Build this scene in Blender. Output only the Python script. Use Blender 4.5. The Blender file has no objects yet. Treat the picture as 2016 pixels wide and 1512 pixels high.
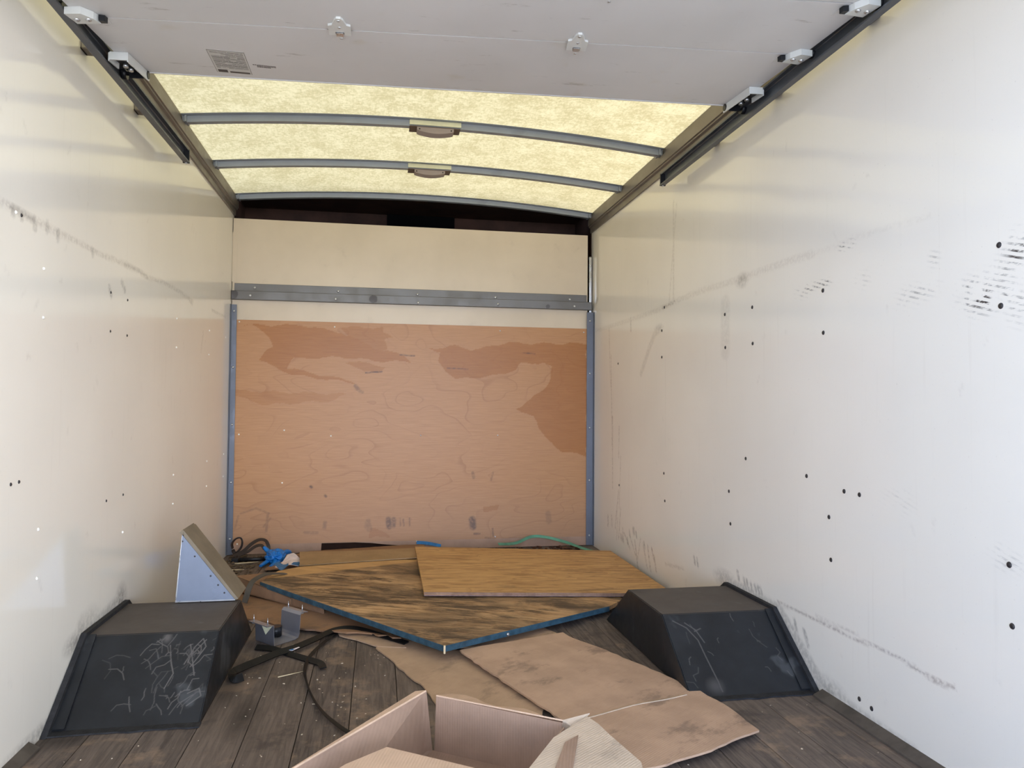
import bpy, bmesh, math, random
import numpy as np
from mathutils import Vector, Matrix, noise as mnoise
random.seed(7)
scene = bpy.context.scene
C = scene.collection

# ------------------------------------------------------------------ camera, sky, sun, exposure
cam_d = bpy.data.cameras.new('camera'); cam = bpy.data.objects.new('camera', cam_d); C.objects.link(cam)
cam_d.sensor_width = 36.0; cam_d.lens = 1456.79 * 36.0 / 2016.0; cam_d.clip_start = 0.02
_r = Vector((0.9841706, -0.1770822, 0.0070732)); _u = Vector((-0.0122908, -0.0283846, 0.9995215)); _f = Vector((0.1767968, 0.9837867, 0.0301118))
cam.matrix_world = Matrix(((_r.x, _u.x, -_f.x, 0.9097), (_r.y, _u.y, -_f.y, 0.0), (_r.z, _u.z, -_f.z, 0.9266), (0, 0, 0, 1)))
scene.camera = cam
scene.view_settings.view_transform = 'Standard'; scene.view_settings.look = 'None'
scene.view_settings.gamma = 1.0; scene.view_settings.use_curve_mapping = False
scene.view_settings.exposure = 0.0

world = bpy.data.worlds.new('sky'); scene.world = world; world.use_nodes = True
wt = world.node_tree; wt.nodes.clear()
wo = wt.nodes.new('ShaderNodeOutputWorld'); wb = wt.nodes.new('ShaderNodeBackground')
wc = wt.nodes.new('ShaderNodeTexCoord'); wsep = wt.nodes.new('ShaderNodeSeparateXYZ')
wmap = wt.nodes.new('ShaderNodeMapRange'); wmap.inputs['From Min'].default_value = -1; wmap.inputs['From Max'].default_value = 1
wt.links.new(wc.outputs['Generated'], wsep.inputs[0]); wt.links.new(wsep.outputs['Z'], wmap.inputs['Value'])
def sky_ramp(stops):
    r = wt.nodes.new('ShaderNodeValToRGB')
    while len(r.color_ramp.elements) < len(stops): r.color_ramp.elements.new(.5)
    for e, (p, c) in zip(r.color_ramp.elements, stops): e.position = p; e.color = (*c, 1)
    wt.links.new(wmap.outputs[0], r.inputs[0]); return r.outputs[0]
# sunlit ground and a bright hazy horizon; bluer open sky on one side of the truck, pale sunlit buildings on the other
blue_side = sky_ramp([(0.0, (.30, .33, .38)), (.44, (.42, .48, .59)), (.50, (.64, .87, 1.34)), (.60, (.58, .83, 1.38)), (.70, (.14, .19, .30)), (1.0, (.015, .025, .04))])
warm_side = sky_ramp([(0.0, (.46, .46, .47)), (.44, (.72, .74, .76)), (.50, (1.70, 1.78, 1.94)), (.60, (1.52, 1.64, 1.84)), (.70, (.15, .18, .25)), (1.0, (.015, .025, .04))])
wx = wt.nodes.new('ShaderNodeMapRange'); wx.interpolation_type = 'SMOOTHSTEP'; wx.inputs['From Min'].default_value = -.7; wx.inputs['From Max'].default_value = .7
wt.links.new(wsep.outputs['X'], wx.inputs['Value'])
wm = wt.nodes.new('ShaderNodeMix'); wm.data_type = 'RGBA'; wt.links.new(wx.outputs[0], wm.inputs[0]); wt.links.new(blue_side, wm.inputs[6]); wt.links.new(warm_side, wm.inputs[7])
wt.links.new(wm.outputs[2], wb.inputs['Color'])
wb.inputs['Strength'].default_value = 8.4
wt.links.new(wb.outputs[0], wo.inputs[0])

sun_d = bpy.data.lights.new('sun', 'SUN'); sun = bpy.data.objects.new('sun', sun_d); C.objects.link(sun)
sun_d.energy = 0.75; sun_d.angle = math.radians(2.0); sun_d.color = (1.0, 0.93, 0.80)
sun.rotation_euler = Vector((0.25, -0.35, -1.0)).to_track_quat('-Z', 'Y').to_euler()
sun.location = (1, 3, 6)

W = 2.33; D = 4.82; PI = math.pi

# ------------------------------------------------------------------ node helper
class NT:
    def __init__(s, name):
        s.m = bpy.data.materials.new(name); s.m.use_nodes = True; s.t = s.m.node_tree; s.t.nodes.clear()
        s.out = s.t.nodes.new('ShaderNodeOutputMaterial')
    def n(s, typ, **kw):
        x = s.t.nodes.new('ShaderNode' + typ)
        for k, v in kw.items(): setattr(x, k, v)
        return x
    def put(s, sock, v):
        if hasattr(v, 'is_output'): s.t.links.new(v, sock)
        elif isinstance(v, (tuple, list)) and len(v) == 3 and sock.type == 'RGBA': sock.default_value = (*v, 1)
        else: sock.default_value = v
    def coord(s, k='Object'): return s.n('TexCoord').outputs[k]
    def map(s, v, scale=(1, 1, 1), rot=(0, 0, 0), loc=(0, 0, 0)):
        x = s.n('Mapping'); s.put(x.inputs['Vector'], v)
        x.inputs['Scale'].default_value = scale; x.inputs['Rotation'].default_value = rot; x.inputs['Location'].default_value = loc
        return x.outputs[0]
    def noise(s, v, scale=5, detail=4, rough=.55, dist=0, color=False):
        x = s.n('TexNoise'); s.put(x.inputs['Vector'], v)
        x.inputs['Scale'].default_value = scale; x.inputs['Detail'].default_value = detail
        x.inputs['Roughness'].default_value = rough; x.inputs['Distortion'].default_value = dist
        return x.outputs['Color' if color else 'Fac']
    def voro(s, v, scale=5, feature='F1'):
        x = s.n('TexVoronoi', feature=feature); s.put(x.inputs['Vector'], v); x.inputs['Scale'].default_value = scale
        return x.outputs['Distance']
    def math(s, op, a, b=None, clamp=False):
        x = s.n('Math', operation=op, use_clamp=clamp); s.put(x.inputs[0], a)
        if b is not None: s.put(x.inputs[1], b)
        return x.outputs[0]
    def mix(s, f, a, b, blend='MIX'):
        x = s.n('Mix', data_type='RGBA', blend_type=blend); s.put(x.inputs[0], f); s.put(x.inputs[6], a); s.put(x.inputs[7], b)
        return x.outputs[2]
    def step(s, v, lo, hi, a=0.0, b=1.0):
        x = s.n('MapRange', interpolation_type='SMOOTHSTEP'); s.put(x.inputs['Value'], v)
        x.inputs['From Min'].default_value = lo; x.inputs['From Max'].default_value = hi
        x.inputs['To Min'].default_value = a; x.inputs['To Max'].default_value = b
        return x.outputs[0]
    def ramp(s, f, stops, interp='LINEAR'):
        x = s.n('ValToRGB'); s.put(x.inputs[0], f); cr = x.color_ramp; cr.interpolation = interp
        while len(cr.elements) < len(stops): cr.elements.new(0.5)
        for e, (p, c) in zip(cr.elements, stops): e.position = p; e.color = (*c, 1)
        return x.outputs[0]
    def sep(s, v):
        x = s.n('SeparateXYZ'); s.put(x.inputs[0], v); return x.outputs
    def attr(s, name):
        x = s.n('Attribute', attribute_name=name); y = s.n('SeparateColor'); s.t.links.new(x.outputs['Color'], y.inputs[0]); return y.outputs
    def bump(s, h, strength=.3, dist=.01):
        x = s.n('Bump'); s.put(x.inputs['Height'], h); x.inputs['Strength'].default_value = strength; x.inputs['Distance'].default_value = dist
        return x.outputs[0]
    def bsdf(s, color, rough=.5, metal=0.0, spec=.5, normal=None, **kw):
        x = s.n('BsdfPrincipled'); s.put(x.inputs['Base Color'], color); s.put(x.inputs['Roughness'], rough)
        s.put(x.inputs['Metallic'], metal); s.put(x.inputs['Specular IOR Level'], spec)
        if normal is not None: s.put(x.inputs['Normal'], normal)
        for k, v in kw.items(): s.put(x.inputs[k], v)
        s.t.links.new(x.outputs[0], s.out.inputs[0]); return s.m

def lin(r, g, b):
    f = lambda c: ((c / 255 + .055) / 1.055) ** 2.4 if c > 10 else c / 255 / 12.92
    return (f(r), f(g), f(b))

def simple(name, col, rough=.5, metal=0.0, spec=.5, var=.12, scale=12, bump=0.0):
    t = NT(name); v = t.coord(); n = t.noise(v, scale, 5, .6)
    c = t.mix(t.step(n, .3, .7), tuple(x * (1 - var) for x in col), tuple(min(1, x * (1 + var)) for x in col))
    nb = t.bump(t.noise(v, scale * 6, 3), bump, .004) if bump else None
    return t.bsdf(c, rough, metal, spec, nb)

# ------------------------------------------------------------------ materials
def wall_mat(name, base):
    t = NT(name); v = t.coord()
    big = t.noise(v, 1.3, 3, .5); fine = t.noise(v, 60, 3, .6); speck = t.noise(v, 140, 2, .5)
    c = t.mix(t.step(big, .35, .7), base, tuple(x * .95 for x in base))
    c = t.mix(t.math('MULTIPLY', t.step(speck, .70, .80), .18), c, lin(150, 140, 128))
    # faint vertical runs
    run = t.noise(t.map(v, (1, 14, .5)), 3.0, 4, .6)
    c = t.mix(t.math('MULTIPLY', t.step(run, .58, .75), .05), c, lin(150, 128, 105))
    a = t.attr('marks')
    dirt = t.math('MULTIPLY', t.math('MULTIPLY', a[0], .78), t.step(fine, .30, .62, .35, 1.0), True)
    scr = t.math('MULTIPLY', t.math('MULTIPLY', a[1], .62), t.step(t.noise(v, 70, 3), .36, .62, .2, 1.0), True)
    weave = t.math('MULTIPLY', t.step(t.math('SINE', t.math('MULTIPLY', t.math('ADD', t.sep(v)[2], t.math('MULTIPLY', t.sep(v)[1], -.32)), 420.0)), -.1, .7),
                   t.step(t.noise(t.map(v, (1, 3, 10)), 14, 4, .7), .38, .60))
    lat = t.math('MULTIPLY', t.math('MULTIPLY', t.math('MULTIPLY', a[2], a[2]), 1.7), t.math('MULTIPLY', weave, t.step(t.noise(v, 26, 3, .6), .36, .58)), True)
    c = t.mix(dirt, c, lin(62, 52, 46)); c = t.mix(scr, c, lin(104, 76, 62)); c = t.mix(lat, c, lin(48, 40, 40))
    rough = t.math('ADD', t.step(big, .3, .7, .07, .11), t.math('MULTIPLY', dirt, .3))
    nb = t.bump(t.noise(v, 3, 2, .5), .03, .02)
    return t.bsdf(c, rough, 0, .62, nb)
M_wall = wall_mat('white_liner_panel', lin(237, 231, 219))

def front_mat():
    t = NT('white_bulkhead_panel'); v = t.coord(); n = t.noise(v, 2.2, 4)
    c = t.mix(t.step(n, .3, .7), lin(210, 194, 170), lin(200, 184, 160))
    c = t.mix(t.math('MULTIPLY', t.step(t.noise(v, 9, 5, .65), .60, .75), .15), c, lin(140, 125, 105))
    return t.bsdf(c, .35, 0, .4)
M_front = front_mat()

def roof_mat():
    t = NT('translucent_fibreglass'); v = t.coord()
    a = t.noise(v, 55, 4, .65, .6); b = t.noise(v, 7, 3, .6); f = t.noise(t.map(v, (90, 14, 1)), 2, 3, .6)
    m = t.math('ADD', t.math('MULTIPLY', a, .5), t.math('ADD', t.math('MULTIPLY', b, .3), t.math('MULTIPLY', f, .2)))
    c = t.mix(t.step(m, .40, .60), (.485, .36, .155), (.685, .53, .262))
    c = t.mix(t.step(t.noise(v, 3.1, 2), .74, .78), c, (.35, .29, .15))
    tr = t.n('BsdfTranslucent'); t.put(tr.inputs[0], c)
    df = t.n('BsdfDiffuse'); t.put(df.inputs[0], lin(235, 225, 190))
    ms = t.n('MixShader'); ms.inputs[0].default_value = .12
    t.t.links.new(tr.outputs[0], ms.inputs[1]); t.t.links.new(df.outputs[0], ms.inputs[2]); t.t.links.new(ms.outputs[0], t.out.inputs[0])
    return t.m
M_roof = roof_mat()

def metal_mat(name, col, rough=.45, metal=.75, spots=(), spotcol=(70, 66, 64)):
    t = NT(name); v = t.coord(); n = t.noise(v, 9, 5, .65); s = t.noise(t.map(v, (1, 30, 30)), 6, 3)
    c = t.mix(t.step(n, .3, .72), tuple(x * .86 for x in col), col)
    c = t.mix(t.math('MULTIPLY', t.step(t.noise(v, 4, 5, .7), .58, .72), .35), c, tuple(x * .6 for x in col))
    for (p, r) in spots:
        d = t.n('VectorMath', operation='DISTANCE'); t.put(d.inputs[0], v); d.inputs[1].default_value = p
        dd = t.math('ADD', d.outputs['Value'], t.math('MULTIPLY', t.math('SUBTRACT', t.noise(v, 60, 2), .5), .012))
        c = t.mix(t.step(dd, r, r * .75), c, lin(*spotcol))
    return t.bsdf(c, t.step(n, .3, .7, rough - .08, rough + .1), metal, .5)
M_galv = metal_mat('galvanised_steel', lin(132, 133, 136), .42, .8)
M_bow = metal_mat('galvanised_bow', lin(158, 163, 168), .5, .35)
M_rail = metal_mat('aluminium_rail', lin(132, 124, 116), .42, .5)
M_angle = metal_mat('corner_angle_steel', lin(104, 108, 118), .45, .3)
M_track = metal_mat('dark_track_steel', lin(92, 96, 102), .4, .5)
M_bright = metal_mat('bright_zinc', lin(205, 206, 208), .3, .85)
M_shine = metal_mat('shiny_sheet_metal', lin(124, 132, 148), .45, .5)
M_hinge = simple('white_hinge_paint', lin(214, 216, 214), .4, .1, .5, .04)
M_dark = simple('blackened_steel', lin(30, 31, 35), .4, .4)
M_screw_dark = simple('dark_fastener_hole', lin(44, 40, 40), .5)
M_screw_white = simple('painted_rivet', lin(232, 230, 222), .3)
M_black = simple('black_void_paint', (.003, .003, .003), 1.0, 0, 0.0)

def door_mat():
    t = NT('painted_door_panel'); v = t.coord()
    c = t.mix(t.step(t.noise(v, 1.6, 3), .3, .7), lin(212, 210, 210), lin(202, 200, 199))
    sm = t.math('MULTIPLY', t.step(t.noise(t.map(v, (1.2, 5, 1), (0, 0, .12)), 3.2, 6, .7), .62, .70), .40)
    c = t.mix(sm, c, lin(120, 110, 100))
    sc = t.math('MULTIPLY', t.step(t.noise(t.map(v, (3, 40, 1), (0, 0, -.2)), 2.0, 4, .7), .68, .72), .5)
    c = t.mix(sc, c, lin(92, 84, 78))
    c = t.mix(t.math('MULTIPLY', t.step(t.noise(v, 5, 3), .62, .74), .22), c, lin(186, 172, 140))
    return t.bsdf(c, .45, 0, .4)
M_door = door_mat()

def bulk_mat():
    t = NT('varnished_plywood'); v = t.coord()
    w = t.noise(t.map(v, (1.0, 1, 2.4)), 1.5, 2, .5, .3)
    bands = t.math('FRACT', t.math('MULTIPLY', w, 11.0))
    edge = t.step(bands, .80, .99)
    grain = t.noise(t.map(v, (3, 1, 90)), 2.2, 4, .65)
    fine = t.noise(t.map(v, (14, 1, 16)), 3, 4, .6)
    c = t.mix(t.step(grain, .3, .7), lin(168, 120, 76), lin(180, 132, 88))
    c = t.mix(t.math('MULTIPLY', t.step(bands, .3, 1.0), .10), c, lin(166, 118, 80))
    c = t.mix(t.math('MULTIPLY', edge, t.step(t.noise(v, 2.4, 2), .42, .6, .05, .34)), c, lin(140, 88, 52))
    a = t.attr('marks')
    c = t.mix(t.math('MULTIPLY', a[0], .72), c, t.mix(t.step(grain, .3, .7), lin(146, 88, 30), lin(158, 98, 40)))
    c = t.mix(t.math('MULTIPLY', t.step(fine, .62, .72), .10), c, lin(120, 80, 55))
    c = t.mix(t.math('MULTIPLY', a[1], t.step(t.noise(v, 60, 3), .3, .6, .5, 1.0)), c, lin(62, 44, 40))
    c = t.mix(t.math('MULTIPLY', a[2], .7), c, lin(172, 142, 124))
    return t.bsdf(c, .42, 0, .4)
M_bulk = bulk_mat()

def sheet_mat(name, ang, dirty, seed):
    t = NT(name); v = t.map(t.coord(), (1, 1, 1), (0, 0, ang), (seed, seed * .7, 0))
    g = t.noise(t.map(v, (1.8, 15 if not dirty else 24, 1)), 2.2, 6, .72, .8); g2 = t.noise(t.map(v, (1.5, 60, 1)), 3, 3, .6)
    w = t.math('FRACT', t.math('MULTIPLY', t.noise(t.map(v, (1.2, 3.4, 1)), 1.4, 2, .5, .4), 9.0))
    c = t.mix(t.step(g2, .3, .7), lin(184, 144, 100) if dirty else lin(186, 142, 90), lin(210, 174, 130) if dirty else lin(212, 170, 116))
    c = t.mix(t.math('MULTIPLY', t.step(g, .46, .64), .62), c, lin(128, 90, 54))
    c = t.mix(t.math('MULTIPLY', t.step(w, .6, 1.0), .32), c, lin(140, 98, 58))
    k = t.noise(t.map(v, (5, 16, 1)), 1.6, 5, .7)
    c = t.mix(t.math('MULTIPLY', t.step(k, .655, .70), .8), c, lin(104, 66, 38))
    if dirty:
        d = t.noise(t.map(v, (1.6, 4.2, 1)), 1.5, 7, .72, .3)
        m = t.math('MULTIPLY', t.step(d, .44, .60), t.step(g, .30, .52, .25, 1.0))
        y = t.sep(v)[1]
        c = t.mix(t.math('MULTIPLY', m, .88), c, lin(62, 52, 43))
        c = t.mix(t.math('MULTIPLY', t.step(t.noise(t.map(v, (1, 1.6, 1)), 2.3, 4, .6), .40, .62), .55), c, lin(84, 70, 56))
        dp = t.n('VectorMath', operation='DOT_PRODUCT'); t.put(dp.inputs[0], t.coord()); dp.inputs[1].default_value = (-.463, .886, 0)
        c = t.mix(t.math('MULTIPLY', t.step(dp.outputs['Value'], .640, .662), t.step(g, .3, .6, .95, .6)), c, lin(204, 160, 104))
    else:
        d = t.noise(t.map(v, (1.5, 5, 1)), 2.2, 6, .7, .4)
        c = t.mix(t.math('MULTIPLY', t.step(d, .54, .68), .5), c, lin(104, 82, 60))
    return t.bsdf(c, .62, 0, .3, t.bump(g2, .25, .003))
M_sheetA = sheet_mat('stained_plywood_face', .30, True, 3.1)
M_sheetB = sheet_mat('tan_plywood_face', -.05, False, 8.3)
M_plyedge = simple('plywood_edge_plies', lin(128, 104, 100), .7, 0, .3, .25, 40)
M_blue = simple('blue_painted_edge', lin(48, 78, 94), .55, 0, .4, .3, 25, .3)

def floor_mat():
    t = NT('worn_floor_planks'); v = t.coord(); s = t.sep(v)
    idx = t.math('FLOOR', t.math('DIVIDE', t.math('SUBTRACT', s[0], .126), .142))
    wn = t.n('TexWhiteNoise', noise_dimensions='1D'); t.put(wn.inputs['W'], idx)
    off = t.n('CombineXYZ'); t.put(off.inputs[0], s[0]); t.put(off.inputs[1], t.math('ADD', s[1], t.math('MULTIPLY', wn.outputs[0], 7.0))); t.put(off.inputs[2], idx)
    g = t.noise(t.map(off.outputs[0], (34, 2.2, 1)), 2.4, 6, .68, .6); p = t.noise(off.outputs[0], 5.5, 6, .68); q = t.noise(off.outputs[0], 24, 4, .6)
    c = t.mix(t.step(g, .3, .72), lin(76, 68, 63), lin(118, 105, 96))
    c = t.mix(t.math('MULTIPLY', wn.outputs[0], .28), c, lin(140, 124, 110))
    c = t.mix(t.math('MULTIPLY', t.step(p, .52, .66), .7), c, lin(150, 128, 108))
    c = t.mix(t.math('MULTIPLY', t.step(p, .44, .30), .6), c, lin(60, 54, 52))
    c = t.mix(t.math('MULTIPLY', t.step(q, .64, .76), .5), c, lin(58, 50, 46))
    a = t.attr('marks')
    c = t.mix(t.math('MULTIPLY', a[0], .8), c, lin(36, 33, 32))
    return t.bsdf(c, t.step(p, .3, .7, .55, .75), 0, .2, t.bump(g, .25, .004))
M_floor = floor_mat()

def wheelbox_mat():
    t = NT('black_painted_steel'); v = t.coord()
    geo = t.n('NewGeometry'); nz = t.sep(geo.outputs['Normal'])[2]
    n = t.noise(v, 6, 5, .65); c = t.mix(t.step(n, .3, .7), lin(24, 26, 29), lin(36, 38, 41))
    dust = t.math('MULTIPLY', t.step(nz, .85, .98), t.step(t.noise(v, 4.5, 4, .6), .26, .42, .35, .92))
    c = t.mix(dust, c, lin(90, 82, 76))
    a = t.attr('marks')
    c = t.mix(t.math('MULTIPLY', a[0], .75, True), c, lin(128, 122, 118)); c = t.mix(t.math('MULTIPLY', a[1], .5, True), c, lin(24, 25, 26))
    blot = t.step(t.noise(t.map(v, (1, 1, .5)), 7, 3, .6), .62, .70)
    c = t.mix(t.math('MULTIPLY', blot, .22), c, lin(120, 122, 124))
    return t.bsdf(c, t.math('ADD', t.step(n, .3, .7, .33, .48), t.math('MULTIPLY', dust, .35)), 0, .35, t.bump(t.noise(v, 30, 3), .08, .004))
M_box = wheelbox_mat()
M_tar = simple('black_seal_strip', lin(40, 40, 42), .7, 0, .3, .3, 30, .5)

def card_mat(name, col, ang, dirt=.3, seed=0.0, crease=True):
    t = NT(name); v = t.map(t.coord(), (1, 1, 1), (0, 0, ang), (seed, seed, 0))
    flute = t.math('SINE', t.math('MULTIPLY', t.sep(v)[0], 900.0)); n = t.noise(v, 7, 5, .6); f = t.noise(t.map(v, (120, 6, 20)), 2, 3, .6)
    c = t.mix(t.step(n, .3, .7), tuple(x * .88 for x in col), tuple(x * 1.08 for x in col))
    c = t.mix(t.math('MULTIPLY', t.step(flute, -1, 1), .10), c, tuple(x * .7 for x in col))
    c = t.mix(t.math('MULTIPLY', t.step(f, .55, .72), .20), c, tuple(x * .62 for x in col))
    d = t.noise(t.map(v, (3, 1.5, 3)), 2.6, 6, .7)
    c = t.mix(t.math('MULTIPLY', t.step(d, .54, .66), dirt), c, lin(92, 80, 74))
    return t.bsdf(c, .75, 0, .2, t.bump(t.math('ADD', flute, t.math('MULTIPLY', f, 3.0)), .12, .002))
TAN = lin(178, 148, 122)
M_cardA = card_mat('scuffed_cardboard', lin(192, 160, 134), .95, .46, 2.0)
M_cardB = card_mat('grubby_cardboard', lin(186, 156, 128), .75, .35, 5.0)
M_cardC = card_mat('brown_torn_cardboard', lin(150, 116, 88), 1.1, .45, 9.0)
M_cardD = card_mat('clean_tan_cardboard', lin(166, 136, 100), 0, .05, 4.0)
M_cardE = card_mat('pinkish_box_board', lin(168, 140, 120), .3, .10, 1.0)
M_cardF = card_mat('pale_streaked_board', lin(212, 192, 170), .95, .22, 7.0)
M_cardG = card_mat('thick_brown_board', lin(150, 118, 92), .8, .25, 6.0)
M_strap = simple('black_plastic_strap', lin(13, 13, 15), .55, 0, .3, .2)
M_strapgrey = simple('grey_webbing', lin(84, 78, 70), .8, 0, .3, .2)
M_strapbrown = simple('dark_brown_rubber', lin(44, 34, 32), .5)
M_green = simple('green_plastic_strapping', lin(86, 142, 118), .4, 0, .5, .2)
M_glove = simple('blue_nitrile', lin(24, 116, 196), .35, 0, .5, .15, 20)
M_bluetape = simple('blue_masking_tape', lin(46, 108, 158), .55, 0, .3, .25, 30)
M_paper = simple('white_crumpled_paper', lin(226, 212, 210), .7, 0, .3, .12, 30)
M_lens = simple('frosted_lamp_lens', lin(150, 136, 130), .35, 0, .5, .06)
M_lampbase = simple('pale_lamp_base', lin(226, 222, 186), .5, 0, .4, .06)
M_lampdark = simple('brown_lamp_backing', lin(96, 78, 66), .6)
M_label = simple('printed_label', lin(200, 198, 194), .5, 0, .4, .04)
M_ink = simple('label_ink', lin(112, 106, 102), .6)
M_inkd = simple('dark_label_ink', lin(78, 70, 68), .6)
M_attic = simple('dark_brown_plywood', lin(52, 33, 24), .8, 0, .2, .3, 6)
M_sliver = simple('pale_wood_sliver', lin(214, 196, 160), .7)
M_dirt = simple('dry_dirt', lin(96, 82, 66), .9, 0, .2, .4, 50)
M_chip = simple('pale_wood_chips', lin(206, 192, 170), .8, 0, .2, .3, 60)
M_splint = simple('dark_wood_splinters', lin(84, 58, 44), .8, 0, .2, .4, 40)
M_curb = simple('grimy_wood_strip', lin(84, 76, 68), .7, 0, .3, .25, 14)

# ------------------------------------------------------------------ mesh helpers
def link(name, me, mat, parent=None):
    o = bpy.data.objects.new(name, me)
    for m in (mat if isinstance(mat, (list, tuple)) else [mat]): me.materials.append(m)
    C.objects.link(o)
    if parent is not None:
        o.parent = parent
    return o
def origin_of(o):
    p = Vector((0, 0, 0))
    while o is not None: p = p + o.location; o = o.parent
    return p
def obj(name, bm, mat, parent=None, recentre=True):
    """bm holds world coordinates; the object gets a local origin (its parent's, or the middle of its own base)."""
    bm.normal_update()
    off = Vector((0, 0, 0))
    if parent is not None: off = origin_of(parent)
    elif recentre and bm.verts:
        xs = [v.co for v in bm.verts]
        off = Vector(((min(v.x for v in xs) + max(v.x for v in xs)) / 2, (min(v.y for v in xs) + max(v.y for v in xs)) / 2, min(v.z for v in xs)))
    bmesh.ops.translate(bm, verts=bm.verts, vec=-off)
    me = bpy.data.meshes.new(name); bm.to_mesh(me); bm.free()
    o = link(name, me, mat, parent)
    if parent is None: o.location = off
    return o
def tag(o, label=None, cat=None, group=None, kind=None):
    if label: o['label'] = label
    if cat: o['category'] = cat
    if group: o['group'] = group
    if cat and not kind and o.parent is None: kind = 'thing'
    if kind: o['kind'] = kind
    return o
def thing(name, loc, label, cat, group=None):
    o = bpy.data.objects.new(name, None); o.empty_display_size = .05; C.objects.link(o); o.location = loc
    return tag(o, label, cat, group, 'thing')
def struct(o): o['kind'] = 'structure'; return o
def place_copy(root, loc):
    r = root.copy(); C.objects.link(r); r.location = loc
    for ch in list(root.children):
        c = ch.copy(); C.objects.link(c); c.parent = r
        for g in list(ch.children):
            d = g.copy(); C.objects.link(d); d.parent = c
    return r

def box(bm, lo, hi, bev=0.0, mi=0):
    r = bmesh.ops.create_cube(bm, size=1.0); vs = r['verts']
    for v in vs:
        v.co = Vector([(a + b) / 2 + c * (b - a) for a, b, c in zip(lo, hi, v.co)])
    fs = {f for v in vs for f in v.link_faces}
    for f in fs: f.material_index = mi
    if bev: bmesh.ops.bevel(bm, geom=list({e for v in vs for e in v.link_edges}), offset=bev, segments=2, affect='EDGES', profile=.5)
    return vs
def prism(bm, pts, ax, a, b, mi=0):
    """extrude polygon pts (2D) along axis ax from a to b"""
    def P(p, t):
        return {'x': (t, p[0], p[1]), 'y': (p[0], t, p[1]), 'z': (p[0], p[1], t)}[ax]
    A = [bm.verts.new(P(p, a)) for p in pts]; B = [bm.verts.new(P(p, b)) for p in pts]
    n = len(pts); fs = [bm.faces.new(A), bm.faces.new(B[::-1])]
    for i in range(n): fs.append(bm.faces.new((A[i], B[i], B[(i + 1) % n], A[(i + 1) % n])))
    for f in fs: f.material_index = mi
    bmesh.ops.recalc_face_normals(bm, faces=fs); return fs
def poly3(bm, pts, nrm, th, mi=0):
    """polygon of 3D points thickened along nrm by th"""
    nrm = Vector(nrm).normalized() * th
    A = [bm.verts.new(Vector(p)) for p in pts]; B = [bm.verts.new(Vector(p) + nrm) for p in pts]
    n = len(pts); fs = [bm.faces.new(A), bm.faces.new(B[::-1])]
    for i in range(n): fs.append(bm.faces.new((A[i], B[i], B[(i + 1) % n], A[(i + 1) % n])))
    for f in fs: f.material_index = mi
    bmesh.ops.recalc_face_normals(bm, faces=fs); return fs
def cyl(bm, p, q, r, seg=14, mi=0, r2=None):
    p, q = Vector(p), Vector(q); d = q - p
    m = Matrix.Translation((p + q) / 2) @ d.to_track_quat('Z', 'Y').to_matrix().to_4x4()
    x = bmesh.ops.create_cone(bm, cap_ends=True, segments=seg, radius1=r, radius2=r if r2 is None else r2, depth=d.length, matrix=m)
    for f in {f for v in x['verts'] for f in v.link_faces}:
        f.material_index = mi; f.smooth = len(f.verts) == 4
def dome(bm, p, n, r, h, seg=10):
    n = Vector(n).normalized(); m = Matrix.Translation(Vector(p)) @ n.to_track_quat('Z', 'Y').to_matrix().to_4x4() @ Matrix.Diagonal((r, r, h, 1))
    x = bmesh.ops.create_uvsphere(bm, u_segments=seg, v_segments=6, radius=1.0, matrix=m)
    for f in {f for v in x['verts'] for f in v.link_faces}: f.smooth = True
def smooth_path(pts, k=8):
    pts = [Vector(p) for p in pts]; out = []
    for i in range(len(pts) - 1):
        p0 = pts[max(i - 1, 0)]; p1 = pts[i]; p2 = pts[i + 1]; p3 = pts[min(i + 2, len(pts) - 1)]
        for j in range(k):
            t = j / k
            out.append(.5 * ((2 * p1) + (-p0 + p2) * t + (2 * p0 - 5 * p1 + 4 * p2 - p3) * t * t + (-p0 + 3 * p1 - 3 * p2 + p3) * t ** 3))
    out.append(pts[-1]); return out
def ribbon(bm, pts, w, th, face, k=8):
    """flat strap along pts; face = direction (or list of directions) its flat side looks to"""
    P = smooth_path(pts, k) if k > 1 else [Vector(p) for p in pts]; n = len(P); rings = []
    for i, p in enumerate(P):
        t = (P[min(i + 1, n - 1)] - P[max(i - 1, 0)]).normalized()
        if isinstance(face, list):
            u = i / (n - 1) * (len(face) - 1); a = min(int(u), len(face) - 2); fdir = Vector(face[a]).lerp(Vector(face[a + 1]), u - a)
        else: fdir = Vector(face)
        s = t.cross(fdir)
        if s.length < 1e-4: s = t.cross(Vector((1, 0, 0)))
        s.normalize(); nn = s.cross(t).normalized()
        rings.append([bm.verts.new(p + s * (w / 2 * a) + nn * (th / 2 * b)) for a, b in ((1, 1), (-1, 1), (-1, -1), (1, -1))])
    for i in range(n - 1):
        for j in range(4): bm.faces.new((rings[i][j], rings[i][(j + 1) % 4], rings[i + 1][(j + 1) % 4], rings[i + 1][j])).smooth = w < th * 3
    bm.faces.new(rings[0]); bm.faces.new(rings[-1][::-1]); bmesh.ops.recalc_face_normals(bm, faces=bm.faces)
def jag(pts, amp, step=.035, seed=1, edges=None):
    """subdivide an outline and roughen it like torn board"""
    rnd = random.Random(seed); out = []; n = len(pts)
    for i in range(n):
        a = Vector(pts[i]); b = Vector(pts[(i + 1) % n]); L = (b - a).length; k = max(1, int(L / step)); m = amp if edges is None else edges[i]
        nn = Vector((-(b - a).y, (b - a).x)).normalized() if L > 0 else Vector((0, 0))
        for j in range(k):
            p = a.lerp(b, j / k)
            if j: p = p + nn * rnd.uniform(-m, m)
            out.append((p.x, p.y))
    return out
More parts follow.
